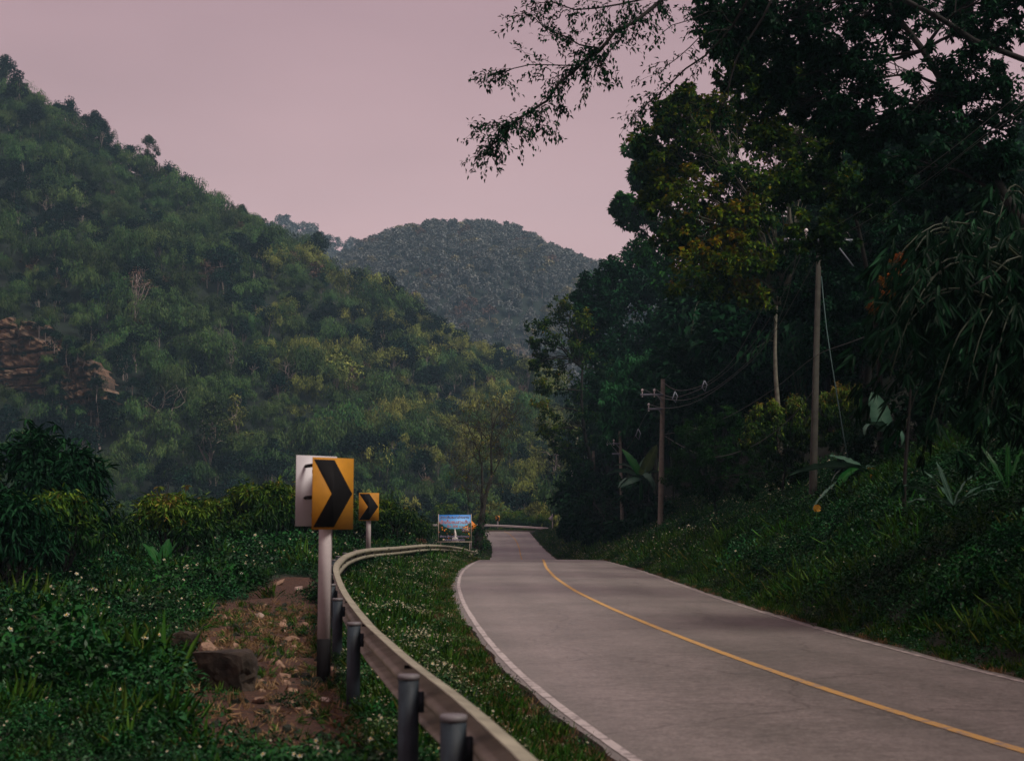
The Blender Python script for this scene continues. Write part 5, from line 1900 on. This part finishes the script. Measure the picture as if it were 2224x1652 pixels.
MG = [mango(201), mango(202, nb=30, top_flush=.14), mango(203, nb=24, top_flush=.36), mango(204, 'dark_leaf', nb=34, per=120, top_flush=.1)]
orch = [
    (-10, 25.5, 1.0, 3, 'large black green orchard tree at the picture edge with a low forked trunk'),
    (60, 35, 1.45, 3, 'tall dark orchard tree rising behind the one at the picture edge'),
    (-60, 30, 1.3, 0, 'orchard tree cut by the picture edge with pale tip leaves'),
    (118, 33, 1.0, 0, 'dark orchard bush with drooping yellow tip leaves between edge trees and the banana sprout'),
    (188, 37, .92, 2, 'small orchard bush with light yellow flush just left of the gap'),
    (385, 41, 1.13, 2, 'orchard bush with orange brown top leaves standing over the banana sprout'),
    (448, 45, .98, 0, 'orchard bush right of the orange topped one sharing its outline'),
    (522, 48, 1.04, 0, 'narrow orchard bush with thin exposed stems'),
    (590, 51, 1.02, 1, 'broad low orchard bush two left of the close chevron sign'),
    (652, 54, 1.08, 2, 'orchard bush directly left of the close chevron sign'),
    (705, 53, 1.0, 1, 'orchard bush seen between the two chevron signs'),
    (765, 56, .98, 0, 'orchard bush just behind the middle chevron sign'),
    (835, 58, 1.0, 1, 'dark orchard bush right of the middle chevron sign'),
    (880, 63, .85, 1, 'small dark orchard bush beside the dead stump'),
    (970, 215, 2.3, 0, 'tree topped bush above the billboard with yellowish crown'),
    (1012, 228, 1.35, 0, 'far bush showing above the billboard corner and diamond sign'),
    (1052, 229, 1.55, 2, 'far bush behind the bare tree stem and end rail'),
    (1098, 230, 1.65, 2, 'far bush just left of the bend behind the tiny chevron sign'),
    (1124, 231, 1.6, 0, 'far bush right of the tiny chevron sign'),
    (1150, 232, 1.35, 1, 'darker far bush between two lighter ones behind the end rail'),
    (1174, 229, 1.35, 2, 'round yellow green bush near the right end of the far rail'),
]
for (vx, d, s, k, lab) in orch:
    p = P(vx, 1140, d)
    z = float(ground(p.x, p.y)) if d < 200 else float(ground(p.x, 224.0)) - .6
    t = thing('mango_bush', lab, 'tree', (p.x, p.y, z - .05), rs.rand() * 6.28, 'orchard trees along the road')
    t.scale = (s, s, s * rs.uniform(.88, 1.16))
    for nm, me in MG[k]:
        o = bpy.data.objects.new(nm, me); C.objects.link(o); o.parent = t


# ------------------------------------------------------------------ banana plants
def blade(L, W, bend, rs, mat, parent, base, yaw, pitch, tear=.12, n=12):
    """one long leaf: folded blade on a drooping midrib"""
    mb = MB()
    pts = []
    p = Vector((0, 0, 0)); a = pitch
    for i in range(n + 1):
        pts.append(p.copy())
        p = p + Vector((math.cos(a), 0, math.sin(a))) * (L / n)
        a -= bend / n * (1 + i / n)
    vs, t = [], []
    for i, q in enumerate(pts):
        u = i / n
        w = W * .5 * max(.04, math.sin(PI * min(1, .10 + .90 * u) ** .8) ** .7) if i < n else .01
        tl = 1 - tear * rs.rand(); tr_ = 1 - tear * rs.rand()
        vs += [q + Vector((0, -w * tl, w * .25 + .02 * rs.normal())), q, q + Vector((0, w * tr_, w * .25 + .02 * rs.normal()))]
        t += [.5 + .15 * rs.normal(), .85, .5 + .15 * rs.normal()]
    fs = []
    for i in range(n):
        for s in (0, 1):
            fs.append((3 * i + s, 3 * i + s + 1, 3 * i + s + 4, 3 * i + s + 3))
    mb.add([tuple(v) for v in vs], fs, np.clip(t, 0, 1))
    mb.tube(pts, np.linspace(.018, .004, n + 1) * (L / 1.3), 4, .9)
    o = mb.build('leaf', mat, parent, smooth=True)
    o.location = base
    o.rotation_euler = (rs.normal() * .25, 0, yaw)
    return o


def banana(loc, label, spec, stem=.6, mat='banana', seed=1, sr=.07):
    rs = np.random.RandomState(seed)
    root = thing('banana_plant', label, 'banana plant', loc)
    mb = MB(); mb.tube([(0, 0, -.3), (0, 0, stem * .5), (.02, 0, stem)], [sr, sr * .85, sr * .5], 8, .4)
    mb.build('stem', M[mat], root, smooth=True)
    for (L, W, yaw, pitch, bend, *mm) in spec:
        blade(L, W, bend, rs, M[mm[0] if mm else mat], root, (0, 0, stem * .9), math.radians(yaw), math.radians(pitch))
    return root


p = G(352, 1248); banana(p, 'low banana sprout with broad dark leaves among white flowers below the orange topped bush',
                         [(.95, .34, 150, 68, .5), (.85, .38, 95, 80, .2), (.9, .4, 40, 70, .4), (.9, .3, 15, 38, .4), (.6, .25, 200, 30, .6), (.5, .22, -60, 40, .5)], stem=.15, seed=301)
p = P(60, 1600, 6.6); p.z = float(ground(p.x, p.y)); banana(p, 'blurred young banana plant in the lower corner close to the camera', [(.45, .15, 120, 84, .15), (.5, .16, 60, 74, .2), (.4, .12, 0, 35, .5), (.4, .12, 180, 40, .5)], stem=.05, seed=302, sr=.03)
p = P(1393, 1075, 88); banana(p, 'tall banana clump with grey green leaves at the second power pole', [(2.4, .8, 95, 82, .1, 'verge_herb'), (2.2, .7, 130, 72, .35), (2.4, .7, 55, 62, .6, 'banana_grey'), (2.3, .6, 180, 32, .8, 'banana_grey'), (2.2, .6, 150, 50, .8, 'banana_grey'), (2.0, .6, 205, 10, 1.0, 'banana_grey'),
                                                                                       (2.1, .5, 20, 40, 1.4, 'banana_grey'), (2.0, .45, -70, 30, 2.0, 'banana_grey'), (1.9, .45, 240, -10, .7, 'banana_grey'), (1.8, .4, -30, 10, 1.8, 'banana_grey'), (1.2, .35, 100, 60, .4)], stem=1.2, seed=303, sr=.14)
p = P(1880, 1045, 40); banana(p, 'leaning banana plant with long pale leaves lying over the bank before the tall pole', [(2.3, .42, 188, 12, .5, 'banana_grey'), (2.4, .34, 196, -16, .6, 'banana_grey'), (1.2, .4, 175, 20, 1.3, 'banana_grey'),
                                                                                        (1.0, .3, 40, 30, 1.4, 'banana_grey'), (1.1, .3, 160, 35, .3, 'banana_grey'), (1.5, .4, 215, 5, 1.2), (.5, .3, 10, 10, .6, 'banana_dead')], stem=.35, seed=304, sr=.08)
p = P(1925, 960, 37); banana(p, 'banana plant with one broad torn leaf hanging upright in the dark beside the bamboo', [(1.1, .62, 100, 88, .15, 'banana_grey'), (.9, .45, 200, 50, 1.8, 'banana_grey'), (.8, .35, -40, 20, 2.0, 'banana_grey')], stem=.3, seed=305, sr=.07)
p = P(928, 1180, 78); p.z = float(ground(p.x, p.y)); banana(p, 'small grassy leaved banana plant between the dead stump and the billboard', [(1.0, .18, a, 50 + 10 * (a % 3), .8) for a in (0, 35, 75, 120, 160, 200, 250, 310)], stem=.15, seed=306, sr=.05)
p = P(2070, 1105, 26); banana(p, 'spiky leaved plant at the top of the dark bank below the bamboo', [(1.0, .1, a, pch, .5, 'banana_grey') for a, pch in ((170, 40), (150, 65), (80, 80), (20, 60), (0, 45), (200, 20), (-30, 35))], stem=.05, seed=307, sr=.03)
p = P(2190, 1075, 26); banana(p, 'upright sword leaved plant near the picture edge on the bank', [(1.1, .11, a, pch, .3) for a, pch in ((110, 75), (80, 85), (40, 60), (150, 55), (10, 40))], stem=.05, seed=308, sr=.03)
# fallen yellow leaves
for (vx, vy, d, lab, g_) in [(1775, 1103, 38, 'bright yellow dying leaf on the grass under the leaning banana leaves', 1), (1897, 1037, 39, 'curled yellow leaf at the tip of the leaning banana plant', 1)]:
    mb = MB(); rs_ = np.random.RandomState(int(vx))
    p = P(vx, vy, d)
    n_ = 9
    vs = [(0, 0, 0)] + [(.10 * math.cos(t) * (1 + .3 * rs_.rand()), .05 * rs_.normal(), .09 * math.sin(t) * (1 + .3 * rs_.rand())) for t in np.linspace(0, 2 * PI, n_ + 1)[:-1]]
    mb.add(vs, [(0, 1 + i, 1 + (i + 1) % n_) for i in range(n_)], rs_.rand(n_ + 1))
    o = mb.build('yellow_leaf', M['banana_dead']); o.location = p; tag(o, lab, 'leaf')

# dead stump and dead bush by the rail
p = P(886, 1184, 66); p.z = float(ground(p.x, p.y))
st = MB(); st.tube([(0, 0, -.2), (.02, 0, .5), (.14, 0, 1.1), (.18, 0, 1.55)], [.12, .10, .085, .05], 7); st.tube([(.05, 0, .2), (-.12, 0, .6), (-.18, 0, .75)], [.05, .04, .02], 5)
o = st.build('dead_stump', M['bark'], smooth=False); o.location = p; tag(o, 'leaning broken dead stump behind the guard rail left of the billboard', 'tree stump')
p = P(905, 1184, 67); p.z = float(ground(p.x, p.y))
t = thing('withered_bush', 'rust brown withered bush leaning next to the dead stump', 'shrub', p)
w1, w2 = MB(), MB(); rs_ = np.random.RandomState(9)
for k in range(10):
    w1.tube(limb_pts((0, 0, -.1), (rs_.normal() * .25 + .1, rs_.normal() * .2, .5 + rs_.rand() * .5), wob=.1, n=3, rs=rs_), [.02, .015, .01, .006], 4)
clump_leaves(w2, [(rs_.normal() * .14 + .1, rs_.normal() * .15, .25 + .5 * rs_.rand()) for _ in range(14)], .17, 30, .14, .07, .35, rs_, down=.6, droop=.5)
w1.build('branches', M['bark'], t); w2.build('foliage', leafmat('withered', [(0, (.035, .018, .010)), (1, (.13, .06, .03))]), t)
# ------------------------------------------------------------------ stones on the dirt
import bmesh


def stone_mesh(seed, squash=.6, sub=4, amp=.28):
    bm = bmesh.new()
    bmesh.ops.create_icosphere(bm, subdivisions=sub, radius=.5)
    for v in bm.verts:
        n = noise.noise(v.co * 2.1 + Vector((seed * 3.1, 0, 0))) * amp * 1.6 + noise.noise(v.co * 5 + Vector((0, seed, 0))) * amp * .5 + noise.noise(v.co * 11) * amp * .22
        v.co *= 1 + n
        v.co.z *= squash
        # flat fracture planes
        for j in range(5):
            q = Vector((math.sin(seed * 2.1 + j * 2.4), math.cos(seed * 1.3 + j * 1.9), math.sin(j * 1.7 + seed) * .7)).normalized()
            dd = v.co.dot(q)
            if dd > .27:
                v.co -= q * (dd - .27) * .92
        v.co *= 1 + noise.noise(v.co * 14) * .05
    me = bpy.data.meshes.new('stone')
    bm.to_mesh(me); bm.free()
    return me


M['stone_warm'] = plain('stone_warm', (.24, .155, .105), .95, var=.45, scale=5, bump=.9, bscale=9)
M['stone_pale'] = plain('stone_pale', (.40, .31, .26), .95, var=.3, scale=6, bump=.7, bscale=12)
M['stone_dark'] = plain('stone_dark', (.030, .022, .016), .98, var=.95, scale=3, bump=1.0, bscale=6)
SM = [stone_mesh(i) for i in range(6)]
stones = [
    (505, 1495, (.80, .7, .95), 'stone_dark', 'biggest rough dark boulder on the brown dirt left of the close chevron sign'),
    (452, 1432, (.42, .4, .4), 'stone_warm', 'tan topped stone leaning against the upper end of the biggest boulder'),
    (375, 1420, (.62, .6, .5), 'stone_dark', 'mossy dark rock half buried in flowers above the boulder'),
    (562, 1343, (.22, .2, .2), 'stone_pale', 'pale pointed stone in the middle of the dirt path'),
    (606, 1270, (.42, .35, .2), 'stone_warm', 'flat earthy rock at the upper end of the dirt path'),
    (648, 1282, (.22, .2, .22), 'stone_pale', 'pale stone touching the close chevron post near the upper dirt'),
    (612, 1375, (.22, .18, .14), 'stone_pale', 'flat pale stone just below the pointed one'),
    (633, 1392, (.2, .18, .16), 'stone_warm', 'brown stone halfway down the dirt beside the post'),
    (600, 1408, (.14, .12, .1), 'stone_warm', 'small brown stone left of the halfway one'),
    (590, 1440, (.16, .12, .1), 'stone_warm', 'small reddish stone between boulder and post foot'),
    (622, 1352, (.14, .12, .09), 'stone_pale', 'small pale chip under the upper dirt ledge'),
    (705, 1524, (.17, .13, .07), 'stone_pale', 'white flat chip of stone right below the post foot'),
    (648, 1545, (.13, .1, .08), 'stone_warm', 'rusty stone below the boulder towards the posts'),
    (560, 1528, (.24, .12, .1), 'stone_warm', 'long reddish slab of stone under the boulder'),
    (14, 1492, (.34, .3, .2), 'stone_warm', 'tan stone among flowers at the picture edge'),
    (700, 1652, (.36, .24, .20), 'stone_pale', 'whitish stone cut by the bottom of the picture near the posts'),
    (783, 1575, (.15, .12, .1), 'stone_warm', 'brown clod next to the second guard rail post'),
    (400, 1478, (.3, .16, .12), 'stone_warm', 'flat red brown slab at the flower edge below the mossy rock'),
]
for i, (vx, vy, s, mt, lab) in enumerate(stones):
    p = G(vx, vy)
    me = SM[i % 6].copy(); me.materials.append(M[mt])
    o = bpy.data.objects.new('boulder' if s[0] > .5 else 'stone', me)
    C.objects.link(o)
    o.location = p + Vector((0, 0, s[2] * .16)); o.scale = s
    o.rotation_euler = (rs.normal() * .3, rs.normal() * .3, rs.rand() * 6)
    tag(o, lab, 'boulder' if s[0] > .5 else 'stone', 'stones lying on the dirt')

# ------------------------------------------------------------------ low plants
def herb_kind(seed, mat, n=70, r=.26, h=.24, L=.075, W=.04, flowers=0, fs=.017, fz=.10, smat=None):
    rs = np.random.RandomState(seed)
    mb = MB()
    th = rs.rand(n) * 2 * PI
    rr = r * rs.rand(n) ** .6
    z = h * (1 - (rr / r) ** 2 * .6) * rs.rand(n) ** .55
    c = np.stack([np.cos(th) * rr, np.sin(th) * rr, z], 1)
    d = np.stack([np.cos(th), np.sin(th), .1 + .5 * rs.normal(size=n)], 1) + rdir(n, rs) * .8
    ti = .25 + .5 * z / h + rs.normal(size=n) * .16
    mb.leaves(c, d, rdir(n, rs) * .5 + np.array([0, 0, 1.0]), L * (.6 + .8 * rs.rand(n)), W * (.6 + .7 * rs.rand(n)), np.clip(ti, 0, 1), .25)
    for k in range(flowers):
        a = rs.rand() * 2 * PI; q = r * rs.rand() ** .5
        p = Vector((math.cos(a) * q, math.sin(a) * q, h * .8 + fz * rs.rand()))
        mb.tube([(p.x * .8, p.y * .8, h * .3), tuple(p)], .0018, 3, .5, 0, cap=False)
        nx = Vector((rs.normal() * .5, rs.normal() * .5 - .35, 1)).normalized()
        ax = nx.orthogonal().normalized(); ay = nx.cross(ax)
        s = fs * rs.uniform(.75, 1.25)
        vs, fc = [], []
        for j in range(5):
            t0 = j / 5 * 2 * PI
            b_ = len(vs)
            for (rad, dt) in ((.22, 0), (.9, -.42), (1.12, 0), (.9, .42)):
                vs.append(tuple(p + (ax * math.cos(t0 + dt) + ay * math.sin(t0 + dt)) * rad * s + nx * (.12 * s * rad)))
            fc.append((b_, b_ + 1, b_ + 2, b_ + 3))
        mb.add(vs, fc, .5, 1)
        mb.add([tuple(p + (ax * math.cos(t) + ay * math.sin(t)) * s * .34 + nx * s * .3) for t in np.linspace(0, 2 * PI, 7)[:-1]], [tuple(range(6))], .5, 2)
    return mb.mesh('herb_kind', [M[mat], M['petal'], M['petal_heart']])


def grass_kind(seed, mat, n=36, r=.16, h=.22, W=.009, lean=.35):
    rs = np.random.RandomState(seed)
    mb = MB()
    c = np.stack([rs.normal(size=n) * r * .5, rs.normal(size=n) * r * .5, np.zeros(n)], 1)
    d = np.stack([rs.normal(size=n) * lean, rs.normal(size=n) * lean, np.ones(n)], 1)
    mb.leaves(c, d, rdir(n, rs), h * (.5 + .7 * rs.rand(n)), W * (.7 + .8 * rs.rand(n)), np.clip(.5 + rs.normal(size=n) * .22, 0, 1), .35, hexa=True)
    return mb.mesh('grass_kind', [M[mat]])


HK = [herb_kind(1, 'herb', n=100, L=.06, W=.03, flowers=0), herb_kind(2, 'herb', n=90, L=.06, W=.032, flowers=2, fs=.015), herb_kind(3, 'herb', n=80, L=.065, W=.034, flowers=6, fs=.016), herb_kind(4, 'herb_dark', n=130, L=.065, W=.036, h=.3),
      grass_kind(5, 'grass'), grass_kind(6, 'grass', n=44, h=.34, W=.010), grass_kind(7, 'dry_grass', n=26, h=.2), herb_kind(8, 'herb', n=100, r=.34, h=.34, L=.06, W=.03, flowers=2),
      herb_kind(9, 'herb_dark', n=190, r=.42, h=.4, L=.06, W=.034), grass_kind(10, 'grass', n=60, r=.34, h=.34, W=.010, lean=.9), herb_kind(11, 'herb', n=170, r=.42, h=.38, L=.055, W=.028, flowers=1)]


for i_, mt_ in ((1, 'stone_warm'), (3, 'soil')):
    me_ = stone_mesh(20 + i_, sub=2); me_.transform(Matrix.Scale(.32, 4)); me_.materials.append(M[mt_]); HK.append(me_)
HK += [herb_kind(61, 'verge_herb', n=100, L=.05, W=.026), herb_kind(62, 'verge_herb', n=95, L=.05, W=.026, flowers=3, fs=.015), herb_kind(63, 'verge_herb', n=85, L=.05, W=.026, flowers=8, fs=.016)]


def field(name, label, n, sample, choose, smin=.7, smax=1.3, tilt=.15, seed=1):
    rs = np.random.RandomState(seed)
    x, y = sample(rs, n)
    vx = 1112 + F * x / np.maximum(y, 1)
    k = (vx > -140) & (vx < 2400)
    x, y = x[k], y[k]
    z = ground(x, y)
    idx, keep, sc = choose(rs, x, y)
    x, y, z, idx, sc = x[keep], y[keep], z[keep], idx[keep], sc[keep]
    m_ = len(x)
    s = rs.uniform(smin, smax, m_) * sc
    scatter(name, np.stack([x, y, z - .02], 1), np.stack([rs.normal(size=m_) * tilt, rs.normal(size=m_) * tilt, rs.rand(m_) * 6.28], 1), np.stack([s, s, s * rs.uniform(.8, 1.25, m_)], 1), idx, HK, label)
    return m_


rpx = np.array([p[1] for p in rp]); rpxx = np.array([p[0] for p in rp])
railx = lambda y: np.interp(y, rpx, rpxx)


# orchard floor
def s_orch(rs, n):
    y = np.where(rs.rand(n) < .2, 3.5 + 12 * rs.rand(n), 3.5 + 62 * rs.rand(n) ** .62)
    x = railx(y) + .15 - (rs.rand(n)) * (26 * np.clip(y / 60, .28, 1) + 1)
    return x, y


def c_orch(rs, x, y):
    n = len(x)
    dm = in_dirt(x, y)
    patch = nz(x, y, 2.3, 21) + rs.normal(size=n) * .5
    idx = np.where(patch > 1.0, 2, np.where(patch > .55, 1, np.where(patch > -.2, rs.choice([0, 7, 0, 10, 3, 5], n), rs.choice([3, 8, 3, 10], n))))
    idx = np.where((rs.rand(n) < .05) & (nz(x, y, 1.9, 71) > .3), 5, idx)
    keep = ~dm | (rs.rand(n) < .055)
    sc = np.where(dm, .45, 1.0) * np.interp(y, [4, 12, 40, 62], [.62, .85, 1.1, 1.3])
    close = np.abs(x - railx(y)) < .35
    sp_ = G(352, 1248)
    sc = np.where((np.abs(x - sp_.x) < 1.0) & (y < sp_.y + .5) & (y > sp_.y - 7), sc * .45, sc)
    sc = np.where(close, sc * .8, sc) * (1.0 + .75 * np.clip(nz(x, y, 2.6, 51) * 1.5, -.5, 1.0))
    return idx, keep, sc


field('orchard_undergrowth', 'green herbs with small white flowers covering the orchard floor', 14000, s_orch, c_orch, seed=31)


# dry litter and tufts on the dirt
def s_dirt(rs, n):
    y = 6 + 22 * rs.rand(n)
    x = railx(y) - 5.5 * rs.rand(n)
    return x, y


def c_dirt(rs, x, y):
    dm = in_dirt(x, y)
    k = rs.choice([6, 6, 4, 11, 12, 12, 12], len(x))
    return k, dm, np.where(k > 10, .55 * rs.rand(len(x)) ** 3 + .10, .5)


field('dirt_litter', 'dry grass litter and little stones on the brown dirt', 7000, s_dirt, c_dirt, tilt=.9, seed=32)


# verge between rail and road
def s_verge(rs, n):
    y = 3 + 180 * rs.rand(n) ** 1.55
    lx, rx = railx(y) - .1, Lf(y) - .13
    t = rs.rand(n)
    x = rx + (lx - rx) * t
    return x, y


def c_verge(rs, x, y):
    n = len(x)
    de = Lf(y) - .2 - x
    patch = nz(x, y, 1.6, 33) + rs.normal(size=n) * .35 + .35 * sm(30, 55, y)
    idx = np.where(patch > .45, 2, np.where(patch > .05, 1, rs.choice([0, 7, 4, 5], n)))
    idx = np.where((de < .55) & (rs.rand(n) < .8), rs.choice([4, 4, 6], n), idx)
    sc = np.interp(y, [3, 10, 40, 70, 180], [.5, .7, .85, 1.15, 2.0]) * (.6 + .4 * sm(.0, 1.0, de)) * (1 - .25 * sm(.4, 0, np.abs(x - railx(y))))
    idx = np.where(idx == 0, 13, np.where(idx == 1, 14, np.where(idx == 2, 15, idx)))
    return idx, np.ones(n, bool), sc


field('verge_grass', 'rough grass and white wild flowers on the verge between rail and road', 17000, s_verge, c_verge, seed=33)


# rough growth behind the rail near the billboard
def s_back(rs, n):
    y = 60 + 130 * rs.rand(n)
    x = railx(y) - .1 - 11 * rs.rand(n) ** 1.4
    return x, y


def c_back(rs, x, y):
    n = len(x)
    idx = rs.choice([13, 14, 15, 5, 3, 7, 0], n)
    return idx, np.ones(n, bool), np.interp(y, [60, 190], [1.3, 2.2]) * np.where(nz(x, y, 4, 61) > .2, 1.7, 1.0)


field('roadside_weeds', 'mixed weeds and pale flowers behind the rail around the billboard', 5200, s_back, c_back, seed=36)


# right hand bank
def s_bank(rs, n):
    y = 9 + 190 * rs.rand(n) ** 1.5
    x = Rf(y) + .14 + 9.5 * rs.rand(n) ** 1.15
    return x, y


def c_bank(rs, x, y):
    n = len(x)
    de = x - Rf(y)
    patch = nz(x, y, 3.0, 41) + rs.normal(size=n) * .4
    shady = sm(60, 25, y) * .8 + rs.normal(size=n) * .25
    idx = np.where(shady > .35, rs.choice([3, 8, 8, 10, 3], n), np.where(patch > .35, rs.choice([1, 2, 7], n), rs.choice([7, 0, 10, 8], n)))
    idx = np.where((patch < -.7), 9, idx)
    edge = (de < 1.0 + 2.2 * sm(30, 60, y))
    idx = np.where(edge & (rs.rand(n) < .8), rs.choice([4, 4, 5, 5, 0, 7], n), idx)
    idx = np.where((de < .3) & (rs.rand(n) < .5), 6, idx)
    idx = np.where((de < 3.2) & (np.isin(idx, [0, 7, 10, 8, 1, 2])) & (y > 24) & (rs.rand(n) < .7), rs.choice([13, 14], n), idx)
    idx = np.where((y > 52) & (rs.rand(n) < .35), rs.choice([1, 2], n), idx)
    sc = np.interp(y, [8, 40, 80, 150, 195], [.85, 1.1, 1.5, 1.9, .8]) * (.4 + .7 * sm(.0, 1.5, de))
    return idx, np.ones(n, bool), sc


field('bank_undergrowth', 'dense dark green creepers and grass covering the roadside bank', 21000, s_bank, c_bank, seed=34)


def s_end(rs, n):
    y = 204 + 28 * rs.rand(n)
    x = -30 + 48 * rs.rand(n)
    return x, y


def c_end(rs, x, y):
    n = len(x)
    r = np.hypot(x + 17, y - 200.5)
    keep = ((r > 20.2) & ~((x > 2) & (x < 2))) | ((x > 3.2) & (y < 214) & (r > 20))
    keep &= ~((x < -14) & (y > 212) & (y < 221))
    return rs.choice([0, 4, 5, 1], n), keep, np.full(n, .8)


field('verge_grass', 'low grass beyond the bend around the far rail', 1500, s_end, c_end, seed=35)

# bushes low in the valley between orchard and hillside
rs = np.random.RandomState(77)
pts, idx, scl = [], [], []
for k in range(900):
    y = rs.uniform(75, 236)
    x = -rs.uniform(6, 75) + float(Lf(y)) * .5
    vx = 1112 + F * x / y
    if vx < -150 or (y > 196 and x > -40 and y < 226 and vx > 900):
        continue
    if x > float(railx(y)) - 3:
        continue
    z = float(ground(x, y))
    s = rs.uniform(.45, .9)
    _, tvy = V(x, y, z + 8 * s)
    if tvy < (1110 if vx > 850 else 1075):
        continue
    pts.append((x, y, z - .3)); idx.append(rs.choice([0, 1, 2, 3, 5])); scl.append(s)
n = len(pts)
scatter('valley_thicket', pts, np.stack([np.zeros(n), np.zeros(n), rs.rand(n) * 6.28], 1), np.repeat(np.array(scl)[:, None], 3, 1), idx, hk, 'tangled dark thicket filling the valley behind the orchard')
print('OBJECTS', len(bpy.data.objects), 'TRIS', sum(len(m.loops) - 2 * len(m.polygons) for m in bpy.data.meshes))
